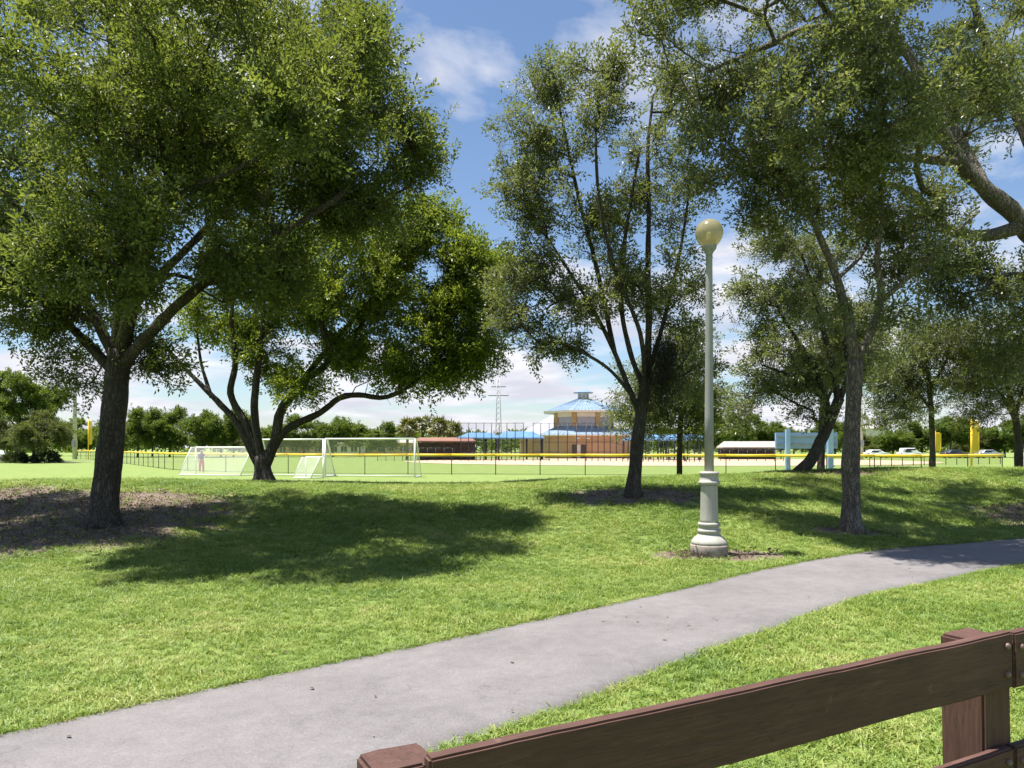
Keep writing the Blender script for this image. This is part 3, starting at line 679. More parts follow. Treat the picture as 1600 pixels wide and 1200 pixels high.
# slim forked tree at the path
dD = 13.0
tree('slim_forked_tree', 'slim tree with a straight grey trunk forking high up, right of the lamp', 'park trees on the bank',
     skel_px([([(1331, 826), (1330, 760), (1331, 690), (1334, 620), (1337, 562)], None, 28, 22),
              ([(1337, 565), (1325, 500), (1306, 430), (1282, 372), (1256, 312), (1246, 270)], 0, 18, 6),
              ([(1338, 566), (1364, 512), (1376, 462), (1371, 400), (1379, 330), (1372, 270)], 0, 14, 5),
              ([(1376, 470), (1412, 440), (1450, 402), (1492, 364), (1530, 330)], 2, 9, 4),
              ([(1308, 436), (1345, 400, .4), (1365, 360, .8), (1390, 320, 1.0)], 1, 7, 4)], dD),
     blobs_px([(1235, 270, 70, 45, 0, 1.2, 110), (1320, 310, 70, 45, .2, 1.2, 110), (1400, 330, 70, 50, .3, 1.2, 110), (1215, 340, 35, 35, .2, .8, 40), (1420, 410, 60, 40, 0, 1.0, 60), (1465, 400, 45, 40, .2, .9, 50), (1395, 500, 35, 30, 0, .7, 22), (1290, 500, 25, 25, 0, .6, 14)], dD),
     G_GREY, M['bark_pale'], 2, 0.13, 1.0, 21, 0.25)
# leaning tree on the crest
dE = 21.0
tree('leaning_tree', 'tree with a strongly leaning trunk on the crest in front of the blue scoreboard', 'park trees on the bank',
     skel_px([([(1250, 748), (1265, 722), (1282, 690), (1298, 655), (1312, 622)], None, 18, 16),
              ([(1298, 655), (1285, 610), (1268, 565), (1238, 520), (1210, 470)], 0, 11, 4),
              ([(1310, 626), (1300, 570), (1288, 520), (1270, 450), (1250, 390)], 0, 11, 4),
              ([(1312, 622), (1326, 585), (1322, 535), (1330, 470)], 0, 11, 4),
              ([(1290, 625), (1240, 590, -.4), (1190, 570, -.6)], 1, 7, 3)], dE),
     blobs_px([(1195, 560, 60, 55, 0, 1.4, 130), (1170, 480, 40, 45, 0, 1.0, 70), (1235, 440, 70, 50, .3, 1.5, 140), (1215, 375, 70, 42, 0, 1.4, 120), (1245, 620, 50, 35, 0, 1.2, 80), (1175, 630, 40, 32, .2, 1.0, 55),
               (1325, 500, 60, 50, .4, 1.4, 90), (1360, 570, 42, 45, .3, 1.1, 55), (1290, 550, 50, 40, .2, 1.1, 60), (1290, 380, 60, 40, .8, 1.2, 70)], dE),
     G_GREY, M['bark_dark'], 3, 0.17, 1.1, 31, 0.1, tuftn=10, thin=0.8)
# smaller trees behind the crest
def small(name, label, d, sk, bl, sg, bark, seed, sp=5, ss=1.3):
    return tree(name, label, 'trees behind the crest', skel_px(sk, d), blobs_px(bl, d), sg, bark, sp, 0.34, ss, seed, 0.3)
small('young_tree', 'small tree with a thin straight trunk between the mossy oak and the lamp', 27,
      [([(1061, 748), (1062, 700), (1063, 660), (1070, 615)], None, 9, 8), ([(1064, 650), (1085, 610), (1095, 570)], 0, 5, 3), ([(1066, 640), (1045, 600), (1040, 560)], 0, 5, 3)],
      [(1055, 600, 38, 38, 0, 1.2, 90), (1095, 625, 30, 35, 0, 1.0, 60), (1025, 648, 30, 28, 0, 1.0, 50), (1075, 545, 32, 35, .3, 1.0, 55), (1090, 665, 28, 18, 0, .8, 30), (978, 655, 20, 30, -.5, .8, 30), (1000, 605, 26, 30, -.3, .9, 40)], G_GREY, M['bark_dark'], 41)
small('dark_trunk_tree', 'upright dark trunk just behind the leaning tree', 25,
      [([(1283, 750), (1283, 700), (1285, 650), (1290, 600)], None, 12, 9), ([(1286, 640), (1310, 590), (1340, 550)], 0, 6, 3), ([(1288, 620), (1270, 570), (1265, 520)], 0, 6, 3)],
      [(1280, 570, 50, 45, 0, 1.4, 90), (1340, 540, 40, 40, 0, 1.2, 60), (1300, 490, 50, 40, 0, 1.3, 60)], G_GREY, M['bark_dark'], 43)
small('thin_tree', 'thin tree beside the second yellow foul pole, loose crown', 30,
      [([(1457, 748), (1457, 690), (1455, 640), (1450, 580)], None, 10, 7), ([(1455, 640), (1420, 595), (1400, 555)], 0, 5, 3), ([(1452, 610), (1478, 565), (1490, 520)], 0, 5, 3)],
      [(1405, 570, 42, 40, 0, 1.5, 90), (1455, 530, 45, 45, 0, 1.5, 90), (1400, 640, 32, 36, 0, 1.2, 55), (1500, 590, 40, 45, 0, 1.4, 80), (1440, 600, 35, 30, .3, 1.2, 45)], G_GREY, M['bark_grey'], 47)
small('olive_tree', 'olive-yellow tree overhanging the near yellow foul pole', 28,
      [([(1592, 748), (1592, 700), (1588, 660), (1578, 620)], None, 13, 9), ([(1588, 660), (1560, 610), (1530, 590)], 0, 6, 3), ([(1586, 650), (1602, 600), (1630, 560)], 0, 6, 3), ([(1580, 625), (1565, 570), (1560, 510)], 0, 6, 3)],
      [(1530, 580, 48, 42, 0, 1.4, 110), (1575, 550, 50, 50, 0, 1.4, 110), (1545, 635, 36, 22, 0, 1.0, 45), (1620, 610, 45, 60, 0, 1.4, 90), (1600, 470, 50, 40, .3, 1.2, 70), (1510, 530, 40, 38, .2, 1.2, 70)], G_OLIVE, M['bark_dark'], 53)

# ------------------------------------------------------------------ trees and shrubs far off
def far_proto(seed, h, w, sg, sp=7, trunk_r=0.18, low=0.22):
    r = random.Random(seed); sk = [([Vector((0, 0, 0)), Vector((0.05, 0, h * .2)), Vector((0.1, 0.05, h * .42))], None, trunk_r, trunk_r * .8)]
    for k in range(4):
        a = k * 1.6 + r.random(); sk.append(([Vector((0.08, 0, h * .33)), Vector((math.cos(a) * w * .14, math.sin(a) * w * .14, h * .52)), Vector((math.cos(a) * w * .26, math.sin(a) * w * .26, h * .72))], 0, trunk_r * .5, trunk_r * .2))
    bl = []
    for k in range(9):
        a = k * 2.4 + r.random(); q = r.uniform(.05, .34) * w; z = h * r.uniform(low + .14, .86)
        bl.append((Vector((math.cos(a) * q, math.sin(a) * q, z)), w * r.uniform(.14, .22), w * r.uniform(.14, .22), h * r.uniform(.09, .16), 26))
    return sk, bl
def far_tree(name, label, group, x, y, h, w, sg, seed, sp=7, ss=1.0):
    sk, bl = far_proto(seed, h, w, sg)
    z = gz(x, y); off = Vector((x, y, z))
    sk = [([p + off for p in pl], pi, a, b) for pl, pi, a, b in sk]; bl = [(c + off, rx, ry, rz, n) for c, rx, ry, rz, n in bl]
    return tree(name, label, group, sk, bl, sg, M['bark_dark'], sp, 0.45, ss, seed, 0.2)
def fx(px, d): return (px - 800) / FPX * d
def copy_tree(o, loc, rz, s, label=None):
    c = o.copy(); COL.objects.link(c); c.location = loc; c.rotation_euler = (0, 0, rz); c.scale = (s[0], s[0], s[1])
    if label: c['label'] = label
    for ch_ in o.children:
        k = ch_.copy(); COL.objects.link(k); k.parent = c
    return c
far_tree('shade_tree', 'tall bright green tree standing at the far left above the clipped shrubs', 'trees beyond the field', fx(30, 98), 98, 12.3, 13, G_FAR, 61, 9)
far_tree('grey_green_tree', 'wide grey-green feathery tree above the dark shrubs at far left', 'trees beyond the field', fx(52, 90), 90, 6.2, 8.0, G_FARO, 62, 9, .8)
LBL = 'green round-topped tree in the row far behind the yellow-topped fence'
p1 = far_tree('park_tree', LBL, 'row of trees behind the outfield', fx(215, 140), 140, 8.6, 9.0, G_FAR, 63)
p2 = far_tree('park_tree', LBL, 'row of trees behind the outfield', fx(265, 144), 144, 9.0, 9.5, G_FAR, 64)
p3 = far_tree('park_tree', LBL, 'row of trees behind the outfield', fx(315, 138), 138, 8.2, 10.5, G_FAR, 65)
p4 = far_tree('park_tree', LBL, 'row of trees behind the outfield', fx(238, 152), 152, 9.6, 7.0, G_FAR, 66)
p5 = far_tree('park_tree', LBL, 'row of trees behind the outfield', fx(345, 150), 150, 7.4, 9.5, G_FARO, 67)
rt = random.Random(77)
for px, d, s, w in ((365, 142, 1.0, 1.0), (180, 150, .8, .9), (120, 165, .9, 1.1), (430, 148, .85, 1.0), (475, 150, .95, 1.05), (520, 146, .98, 1.0), (562, 152, .85, 1.0), (600, 160, .75, .9), (-30, 130, 1.1, 1.1)):
    copy_tree(rt.choice((p1, p2, p3, p4, p5)), (fx(px, d), d, FZ), rt.uniform(0, 6), (w * rt.uniform(.85, 1.15), s * rt.uniform(.85, 1.1)))
LBR = 'green tree in the belt behind the pavilion and the right-hand fence'
for px, d, s, w in ((1105, 150, .86, 1.0), (1150, 146, .92, 1.0), (1195, 150, .80, 1.0), (1240, 155, .75, 1.0), (1305, 140, .9, 1.0), (1350, 150, .62, 1.1), (1395, 140, .58, 1.0), (1440, 145, .75, 1.1), (1485, 138, .85, 1.0), (1530, 142, .70, 1.0), (1570, 140, .72, 1.0), (1615, 130, .9, 1.1), (1040, 160, .7, 1.0)):
    c = copy_tree(rt.choice((p1, p2, p3, p4, p5)), (fx(px, d), d, FZ), rt.uniform(0, 6), (w, s), LBR); c['group'] = 'tree belt behind the right-hand fields'
# a wood along the skyline
pos = []; rot = []; scl = []
for k in range(5200):
    a = rt.uniform(-0.95, 0.95); d = rt.uniform(300, 340); hh = 6.5 + 2.6 * noise.noise((a * 26, 0, 0)) + 1.6 * noise.noise((a * 80, 3, 0))
    pos.append((math.sin(a) * d, math.cos(a) * d, FZ + hh * rt.random() ** .6)); rot.append((rt.uniform(0, 6), rt.uniform(-.6, .2), rt.uniform(0, 6))); scl.append(rt.uniform(3.5, 6))
scatter('distant_wood', pos, rot, scl, G_FAR, label='far belt of green woodland along the skyline', cat='woodland', kind='stuff')
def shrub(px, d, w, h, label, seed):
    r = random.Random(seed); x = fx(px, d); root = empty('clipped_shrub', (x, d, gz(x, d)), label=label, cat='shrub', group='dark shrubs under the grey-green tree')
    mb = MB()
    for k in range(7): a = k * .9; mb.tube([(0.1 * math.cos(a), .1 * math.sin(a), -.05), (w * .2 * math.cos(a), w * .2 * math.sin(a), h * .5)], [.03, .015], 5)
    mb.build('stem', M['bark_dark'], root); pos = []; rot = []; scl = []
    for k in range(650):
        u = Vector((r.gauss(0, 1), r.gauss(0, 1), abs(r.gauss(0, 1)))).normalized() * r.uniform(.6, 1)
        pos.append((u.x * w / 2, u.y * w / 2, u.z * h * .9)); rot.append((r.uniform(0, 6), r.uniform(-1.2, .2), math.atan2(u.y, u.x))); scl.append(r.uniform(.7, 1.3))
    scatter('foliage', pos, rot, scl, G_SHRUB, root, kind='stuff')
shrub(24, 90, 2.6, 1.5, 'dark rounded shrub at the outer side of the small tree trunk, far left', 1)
shrub(72, 91, 3.2, 1.6, 'wider dark rounded shrub beside the far concrete light pole', 2)

def palm(px, d, h, seed):
    r = random.Random(seed); x = fx(px, d); root = empty('palm_tree', (x, d, FZ), label='bushy yellowish cabbage palm beside the brown dugout', cat='palm', group='cabbage palms by the dugout')
    MB().tube([(0, 0, -.1), (0.05, 0, h * .4), (.1, .05, h * .78)], [.24, .2, .18], 8).build('trunk', M['bark_grey'], root)
    mb = MB(); tint = []
    for k in range(46):
        a = k * 2.4; e = r.uniform(-.9, 1.2); L = r.uniform(1.3, 1.9); o = Vector((.1, .05, h * .78)); d0 = Vector((math.cos(a) * math.cos(e), math.sin(a) * math.cos(e), math.sin(e)))
        s = d0.cross(Vector((0, 0, 1))).normalized(); hub = o + d0 * L * .55; t = 0.9 if e < -.3 else r.random() * .8
        fan = [hub + (d0 * math.cos(b) + s * math.sin(b)) * L * .6 * (1 if j % 2 else .55) + Vector((0, 0, -.28 * L * abs(math.sin(b)) - .12)) for j, b in enumerate(np.linspace(-1.3, 1.3, 11))]
        n0 = len(mb.v); mb.add([o, hub + s * .03, hub - s * .03] + fan, [(0, 1, 2)] + [(1, 3 + j, 4 + j) for j in range(10)]); tint += [t] * (len(mb.v) - n0)
    ob = mb.build('crown', M['frond'], root); a_ = ob.data.attributes.new('tint', 'FLOAT', 'POINT'); a_.data.foreach_set('value', tint)
for i, (px, d, h) in enumerate(((636, 112, 6.3), (660, 116, 7.0), (684, 113, 6.6), (704, 118, 6.2))): palm(px, d, h, i)

# ------------------------------------------------------------------ grass and litter
def in_path(x, y):
    d = np.full(x.shape, 9.0); inside = np.zeros(x.shape, bool)
    poly = np.concatenate([NEAR, FAR[::-1]]); px_, py_ = poly[:, 0], poly[:, 1]; j = len(poly) - 1
    for i in range(len(poly)):
        if py_[i] != py_[j]:
            c = ((py_[i] > y) != (py_[j] > y)) & (x < (px_[j] - px_[i]) * (y - py_[i]) / (py_[j] - py_[i]) + px_[i]); inside ^= c
        j = i
    return inside
def tuft(name, n, h, w, seed, lean):
    r = random.Random(seed); v = []; f = []; tint = []
    for i in range(n):
        a = r.uniform(0, 6.28); o = Vector((r.gauss(0, .022), r.gauss(0, .022), -.004)); dr = Vector((math.cos(a), math.sin(a), 0)); s = Vector((-dr.y, dr.x, 0)) * w / 2 * r.uniform(.7, 1.2)
        hh = h * r.uniform(.55, 1.15); ln = lean * r.uniform(.3, 1.3) * hh; t = r.random() * .75 + (.25 if r.random() < .15 else 0); b = len(v)
        v += [o - s, o + s, o + dr * ln * .4 + Vector((0, 0, hh * .62)) + s * .8, o + dr * ln * .4 + Vector((0, 0, hh * .62)) - s * .8, o + dr * ln * 1.15 + Vector((0, 0, hh * .92))]
        f += [(b, b + 1, b + 2, b + 3), (b + 3, b + 2, b + 4)]; tint += [t] * 5
    me = bpy.data.meshes.new(name); me.from_pydata([tuple(p) for p in v], [], f); a_ = me.attributes.new('tint', 'FLOAT', 'POINT'); a_.data.foreach_set('value', tint); me.materials.append(M['grass'])
    return bpy.data.objects.new(name, me)
G_GRASS = scatter_group('grass_tuft', [tuft(f'tuft_{i}', 14, .042, .0065, 20 + i, 1.5) for i in range(6)])
def grass_points(y0, y1, dens):
    wmax = .76 * y1 + 5.5; n = int(dens * (y1 - y0) * 2 * wmax); x = rng.uniform(-wmax, wmax, n); y = rng.uniform(y0, y1, n)
    k = np.abs(x) < .76 * y + 5.5; x, y = x[k], y[k]
    k = ~in_path(x, y); x, y = x[k], y[k]
    d = dirt(x, y) + .5 * np.array([noise.noise((a * 1.6, b * 1.6, 4)) for a, b in zip(x, y)])
    k = rng.uniform(0.0, 1.0, len(x)) > np.clip((d - .30) * 2.2, 0, .94); x, y = x[k], y[k]
    return x, y
X, Y, S = [], [], []
for y0, y1, dn, sc_ in ((1.2, 6, 560, 1.0), (6, 10, 520, 1.05), (10, 14.5, 360, 1.2), (14.5, 22.5, 210, 1.45), (22.5, 30, 45, 1.8)):
    x, y = grass_points(y0, y1, dn); X.append(x); Y.append(y); S.append(np.full(len(x), sc_))
# ragged edge where blades lean over the asphalt
for E, sg_ in ((NEAR, -1), (FAR, 1)):
    k = rng.uniform(0, len(E) - 1.01, 7000); i = k.astype(int); fr = (k - i)[:, None]; p = E[i] * (1 - fr) + E[i + 1] * fr
    t_ = E[np.minimum(i + 1, len(E) - 1)] - E[i]; t_ /= np.linalg.norm(t_, axis=1)[:, None] + 1e-9; nn = np.stack([-t_[:, 1], t_[:, 0]], 1) * sg_
    p = p + nn * rng.normal(.02, .03, len(p))[:, None]; X.append(p[:, 0]); Y.append(p[:, 1]); S.append(rng.uniform(.6, 1.0, len(p)))
X, Y, S = map(np.concatenate, (X, Y, S)); Z = ground(X, Y)
S = S * np.array([.95 + .35 * noise.noise((a * .9, b * .9, 1)) for a, b in zip(X, Y)]) * rng.uniform(.7, 1.2, len(X))
pr = rng.permutation(len(X))
rot = np.stack([rng.normal(0, .2, len(X)), rng.normal(0, .2, len(X)), rng.uniform(0, 6.28, len(X))], 1)
scatter('grass', np.stack([X, Y, Z], 1)[pr], rot[pr], S[pr], G_GRASS, label='short sunlit mown grass covering the bank and verges', cat='grass', kind='stuff')
X, Y = rng.uniform(-16, 14, 90000), rng.uniform(8, 22, 90000)
k = (rng.uniform(0, 1, len(X)) < np.clip((dirt(X, Y) - .25) * .55, 0, .5)) & ~in_path(X, Y); X, Y = X[k], Y[k]
zo = .012
scatter('fallen_leaves', np.stack([X, Y, ground(X, Y) + zo], 1), np.stack([rng.normal(0, .35, len(X)), rng.normal(0, .35, len(X)), rng.uniform(0, 6.28, len(X))], 1), rng.uniform(.5, 1.1, len(X)), G_DRY,
        label='dry brown fallen leaves littering the bare soil under the trees', cat='leaf litter', kind='stuff')

X, Y = rng.uniform(-9, 11, 1100), rng.uniform(2.5, 17, 1100); ip = in_path(X, Y); k = ~ip | (rng.uniform(0, 1, len(X)) < .35); X, Y, ip = X[k], Y[k], ip[k]
ONE = [leaf_mesh(f'stray_{i}', 1, 0.001, 0.05, 0.024, .5, [M['dry_leaf']], 90 + i, 0, False) for i in range(5)]
for o in ONE:
    for v_ in o.data.vertices: v_.co.z *= 0.2
G_ONE = scatter_group('stray_leaf', ONE)
scatter('stray_leaves', np.stack([X, Y, ground(X, Y) + np.where(ip, .026, .034)], 1), np.stack([rng.normal(0, .12, len(X)), rng.normal(0, .12, len(X)), rng.uniform(0, 6.28, len(X))], 1), rng.uniform(.6, 1.1, len(X)), G_ONE,
        label='stray dry leaves lying about on the lawn and asphalt path', cat='leaf litter', kind='stuff')

# ------------------------------------------------------------------ brown board fence in the foreground
u = Vector((0.895, 0.446, 0)).normalized(); fa = math.atan2(u.y, u.x); nrm = Vector((u.y, -u.x, 0))     # nrm faces the viewer
P0 = Vector((-0.235, 1.70, 0)); SP = 2.06; TOP = 0.935; PITCH = 0.385; RH = 0.184; RT = 0.040; PW = 0.152
fence = empty('board_fence', P0, fa, label='dark brown three-board timber fence beside the path', cat='fence'); fence.rotation_euler = (0, -0.024, fa)
def fpost(k):
    mb = MB(); b = SP * k; h = TOP - .028
    mb.box((b, .0, h / 2 - .15), (PW, PW, h + .3)); me = mb.mesh('post')
    bm = bmesh.new(); bm.from_mesh(me)
    bmesh.ops.bevel(bm, geom=bm.edges[:], offset=.009, segments=2, affect='EDGES'); bmesh.ops.subdivide_edges(bm, edges=bm.edges[:], cuts=2, use_grid_fill=True)
    for v in bm.verts: v.co += Vector((noise.noise(v.co * 14 + Vector((k, 0, 0))), noise.noise(v.co * 14 + Vector((0, 5, k))), noise.noise(v.co * 17))) * .004
    bm.to_mesh(me); bm.free(); link('post', me, M['wood_up'], fence)
def frail(k, lev, dz):
    L = SP - .008; mb = MB(); mb.box((0, 0, 0), (L, RT, RH)); me = mb.mesh('rail'); bm = bmesh.new(); bm.from_mesh(me)
    bmesh.ops.bevel(bm, geom=bm.edges[:], offset=.006, segments=2, affect='EDGES')
    ed = [e for e in bm.edges if abs((e.verts[0].co - e.verts[1].co).normalized().x) > .9]; bmesh.ops.subdivide_edges(bm, edges=ed, cuts=40, use_grid_fill=True)
    for v in bm.verts:
        p = v.co; s = 7.0 * k + lev
        v.co += Vector((0, noise.noise((p.x * 2.2 + s, 0, p.z * 3)) * .004, noise.noise((p.x * 3 + s, p.z * 2, 4)) * .0035 + noise.noise((p.x * 25 + s, p.z * 2, 4)) * .0012))
    bm.to_mesh(me); bm.free()
    for p in me.polygons: p.use_smooth = False
    o = link('rail', me, M['wood'], fence); o.location = (SP * (k + .5) + .03, -(PW / 2 + RT / 2 - .002), TOP - RH / 2 - PITCH * lev + dz); o.rotation_euler = (0, dz * .5, 0)
    for e in (-1, 1):
        for zz_ in (-.047, .047):
            MB().lathe([(.002, .010), (.008, .009), (.011, .004), (.012, -.004)][::-1], 10).build('bolt', M['bolt'], o, Vector((e * (L / 2 - .035), -RT / 2, zz_ + .004 * e))).rotation_euler = (R(90), 0, 0)
for k in range(-2, 5): fpost(k)
rw = random.Random(4)
for k in range(-2, 4):
    for lev in range(3): frail(k, lev, rw.uniform(-.004, .004))

# ------------------------------------------------------------------ lamp post
lx, ly = fx(1108, 10.8), 10.8; s_ = 10.8 / FPX; lz = gz(lx, ly)
lamp = empty('street_lamp', (lx, ly, lz), label='pale grey-green lamp post with yellowed globe beside the path', cat='street lamp')
y2z = lambda py: EYE - (py - HOR) * s_ - lz
prof = lambda lst: [(r_ * s_, y2z(py)) for py, r_ in lst]
MB().lathe([(.262, -.12), (.266, y2z(851) - .01), (.258, y2z(850))], 40).build('footing', M['concrete'], lamp)
MB().lathe(prof([(850.5, 27), (848, 28), (846, 27.6), (843, 26), (840, 23), (837, 19.5), (834.5, 17), (832.5, 16), (832, 17.5), (829.5, 18.2), (827, 17.5), (826.5, 15.6), (822, 15.3), (821.5, 16.6), (819, 17.2), (816.5, 16.6), (816, 14.5)]), 48).build('base', M['lamp_base'], lamp)
MB().lathe(prof([(816.3, 14.2), (812, 13.8), (760, 12.9), (757, 13.2)]), 40).build('pedestal', M['lamp_base'], lamp)
MB().lathe(prof([(757.3, 13.2), (756.8, 15.8), (754.5, 16.6), (752, 16.4), (751.5, 14.8), (748, 14.4), (744, 13.2), (742, 13.2), (741.5, 15), (739, 15.4), (737, 14.6), (736.5, 9)]), 48).build('collar', M['lamp_base'], lamp)
MB().lathe(prof([(737, 7.3), (650, 6.7), (540, 6.0), (420, 5.1), (404, 5.0), (403.5, 5.6), (401.5, 5.6), (401, 5.0)]), 28).build('pole', M['lamp_pole'], lamp)
MB().lathe(prof([(401.2, 5.0), (397, 5.4), (393, 7.5), (390, 10.2), (387, 11.3), (384.5, 11.5), (384, 10.5)]), 32).build('fitter', M['lamp_pole'], lamp)
gl = MB().lathe(prof([(385.5, 10.3), (383, 12.5), (378, 16.8), (372, 20.0), (366, 21.4), (361, 21.3), (355, 19.6), (350, 16.4), (346.5, 12.5), (344, 7.5), (343, 3.0), (342.8, .4)]), 40).build('globe', M['globe'], lamp)
MB().lathe(prof([(384.3, 4.0), (380, 4.6), (366, 4.2), (363, 3.0), (362, 1)]), 16).build('bulb', M['white'], gl)
MB().lathe(prof([(384.4, 9.4), (381, 9.6), (376, 10.8), (375.5, 10.2), (380, 8.8), (384, 8.6)]), 24).build('reflector', M['steel'], gl)

# ------------------------------------------------------------------ outfield fence
def polyline_w(lst): return resample([Vector((fx(px, d), d, 0)) for px, d in lst], 400)[:, :2]
FL = polyline_w([(118, 121), (141, 115), (200, 84), (264, 63), (330, 57), (430, 54), (560, 52), (800, 51), (1100, 49), (1300, 47), (1519, 47.5), (1566, 48.5)])
seglen = np.r_[0, np.cumsum(np.linalg.norm(np.diff(FL, axis=0), axis=1))]; nb = int(seglen[-1] / 2.95)
q = np.linspace(0, seglen[-1], nb + 1); fp = np.stack([np.interp(q, seglen, FL[:, k]) for k in (0, 1)], 1)
FH = 1.36
of = empty('outfield_fence', (fp[0][0], fp[0][1], FZ), label='low black chain-link outfield fence with a bright yellow top cap', cat='fence'); ob_ = Vector((fp[0][0], fp[0][1], 0))
L3 = lambda p, z: Vector((p[0], p[1], z)) - ob_
for i, p in enumerate(fp):
    g_ = gz(p[0], p[1]) - FZ
    MB().tube([L3(p, g_ - .15), L3(p, g_ + FH)], .030, 8).build('post', M['black'], of)
for i in range(nb):
    a, b = fp[i], fp[i + 1]; ga, gb = gz(*a) - FZ, gz(*b) - FZ
    MB().add([L3(a, ga + .03), L3(b, gb + .03), L3(b, gb + FH - .05), L3(a, ga + FH - .05)], [(0, 1, 2, 3)]).build('mesh_panel', M['link'], of)
    mb = MB(); mb.tube([L3(a, ga + FH - .02), L3(a * .5 + b * .5, (ga + gb) / 2 + FH - .02 - .012), L3(b, gb + FH - .02)], .085, 10); mb.build('yellow_cap', M['yellow'], of)
    MB().tube([L3(a, ga + .06), L3(b, gb + .06)], .012, 5).build('bottom_rail', M['black'], of)

def foul_pole(px, d, label, h, pb, pt, pw, side=1):
    x = fx(px, d); g_ = gz(x, d); root = empty('foul_pole', (x, d, g_), label=label, cat='foul pole', group='yellow foul poles')
    MB().tube([(0, 0, -.2), (0, 0, h)], .07, 12).build('pole', M['yellow'], root)
    MB().add([(0.06 * side, 0, pb), (pw * side, 0, pb), (pw * side, 0, pt), (0.06 * side, 0, pt)], [(0, 1, 2, 3)]).build('mesh_screen', M['yellow_mesh'], root)
    MB().tube([(0, 0, pb), (pw * side * .8, 0, pb), (pw * side, 0, pb + .12), (pw * side, 0, pt - .1), (pw * side * .8, 0, pt), (0, 0, pt)], .035, 8).build('screen_frame', M['yellow'], root)
foul_pole(1518, 52, 'near yellow foul pole with a wide mesh screen under the olive tree', 3.9, 1.5, 3.65, .50)
foul_pole(1461, 72, 'second yellow foul pole half hidden behind the thin tree trunk', 3.4, 1.5, 3.2, .55)
foul_pole(138, 116, 'distant yellow foul pole beside the dark oak trunk at far left', 6.2, 2.3, 5.9, .55)

# ------------------------------------------------------------------ goals and person
def goal(px0, d0, px1, d1, h, depth, label, netside=1, posts=.05):
    a = Vector((fx(px0, d0), d0, 0)); b = Vector((fx(px1, d1), d1, 0)); c = (a + b) / 2; g_ = gz(c.x, c.y)
    w = (b - a).length; rz = math.atan2(b.y - a.y, b.x - a.x); root = empty('soccer_goal', (c.x, c.y, g_), rz, label=label, cat='soccer goal', group='white goals on the field')
    hw = w / 2; dp = depth * netside; td = .28 * dp
    for s in (-1, 1):
        MB().tube([(s * hw, 0, -.05), (s * hw, 0, h)], posts, 10).build('post', M['white'], root)
        MB().tube([(s * hw, 0, h), (s * hw, td, h), (s * hw, dp, .04)], posts * .6, 8).build('back_stay', M['white'], root)
        MB().tube([(s * hw, 0, .04), (s * hw, dp, .04)], posts * .6, 8).build('ground_bar', M['white'], root)
        MB().add([(s * hw, 0, .04), (s * hw, dp, .04), (s * hw, td, h), (s * hw, 0, h)], [(0, 1, 2, 3)]).build('net', M['net'], root)
    MB().tube([(-hw, 0, h), (hw, 0, h)], posts, 10).build('crossbar', M['white'], root)
    MB().tube([(-hw, dp, .04), (hw, dp, .04)], posts * .6, 8).build('ground_bar', M['white'], root)
    MB().add([(-hw, dp, .05), (hw, dp, .05), (hw, td, h), (-hw, td, h)], [(0, 1, 2, 3)]).build('net', M['net'], root)
    MB().add([(-hw, 0, h), (hw, 0, h), (hw, td, h), (-hw, td, h)], [(0, 1, 2, 3)]).build('net', M['net'], root)
goal(306, 51.8, 400, 50.3, 1.85, 1.6, 'white goal with a slanting net seen through by the person in red', -1)
goal(404, 49, 505, 47.6, 2.35, 1.5, 'white goal partly hidden by the forked stems of the spreading tree', 1)
goal(508, 47.4, 648, 46.6, 2.38, 1.6, 'long white goal standing clear to the right of the other goals', 1)
goal(478, 46.2, 505, 45.6, 1.25, 1.1, 'small low white goal set in front of the larger goals', -1, .045)

def skinned(name, chains, mat, parent, sub=2):
    me = bpy.data.meshes.new(name); vs_ = []; es = []; rs = []; key = {}
    for ch_ in chains:
        last = None
        for (x, y, z, r_) in ch_:
            k = (round(x, 3), round(y, 3), round(z, 3))
            if k not in key: key[k] = len(vs_); vs_.append((x, y, z)); rs.append(r_)
            i = key[k]
            if last is not None: es.append((last, i))
            last = i
    me.from_pydata(vs_, es, []); o = link(name, me, None, parent)
    o.modifiers.new('skin', 'SKIN')
    for i, r_ in enumerate(rs): me.skin_vertices[0].data[i].radius = (r_, r_); me.skin_vertices[0].data[i].use_root = (i == 0)
    sbd = o.modifiers.new('sub', 'SUBSURF'); sbd.levels = sub; sbd.render_levels = sub
    dg = bpy.context.evaluated_depsgraph_get(); nm = bpy.data.meshes.new_from_object(o.evaluated_get(dg)); o.modifiers.clear(); o.data = nm
    nm.name = name; nm.materials.clear(); nm.materials.append(mat)
    for p in nm.polygons: p.use_smooth = True
    return o
pxp, pdp = fx(315, 54.5), 54.5
per = empty('person', (pxp, pdp, gz(pxp, pdp)), R(15), label='person in red trousers and purple top standing behind the goal net', cat='person')
HIP = (0, 0, .90, .13)
skinned('body', [[HIP, (0, 0, 1.10, .13), (0, -.01, 1.30, .15), (0, 0, 1.43, .07), (0, -.02, 1.50, .055), (0, -.03, 1.58, .092), (0, -.025, 1.66, .085)],
                 [(0, -.01, 1.30, .15), (.17, 0, 1.37, .06), (.30, -.08, 1.20, .045), (.46, -.20, 1.28, .035), (.52, -.24, 1.30, .04)],
                 [(0, -.01, 1.30, .15), (-.17, 0, 1.37, .06), (-.22, .02, 1.12, .045), (-.23, -.04, .90, .034), (-.23, -.06, .82, .04)],
                 [HIP, (.09, 0, .82, .085), (.11, -.02, .48, .058), (.12, .02, .10, .042), (.12, -.12, .04, .035)],
                 [HIP, (-.09, 0, .82, .085), (-.11, -.03, .48, .058), (-.12, .0, .10, .042), (-.13, -.14, .04, .035)]], M['skin'], per)
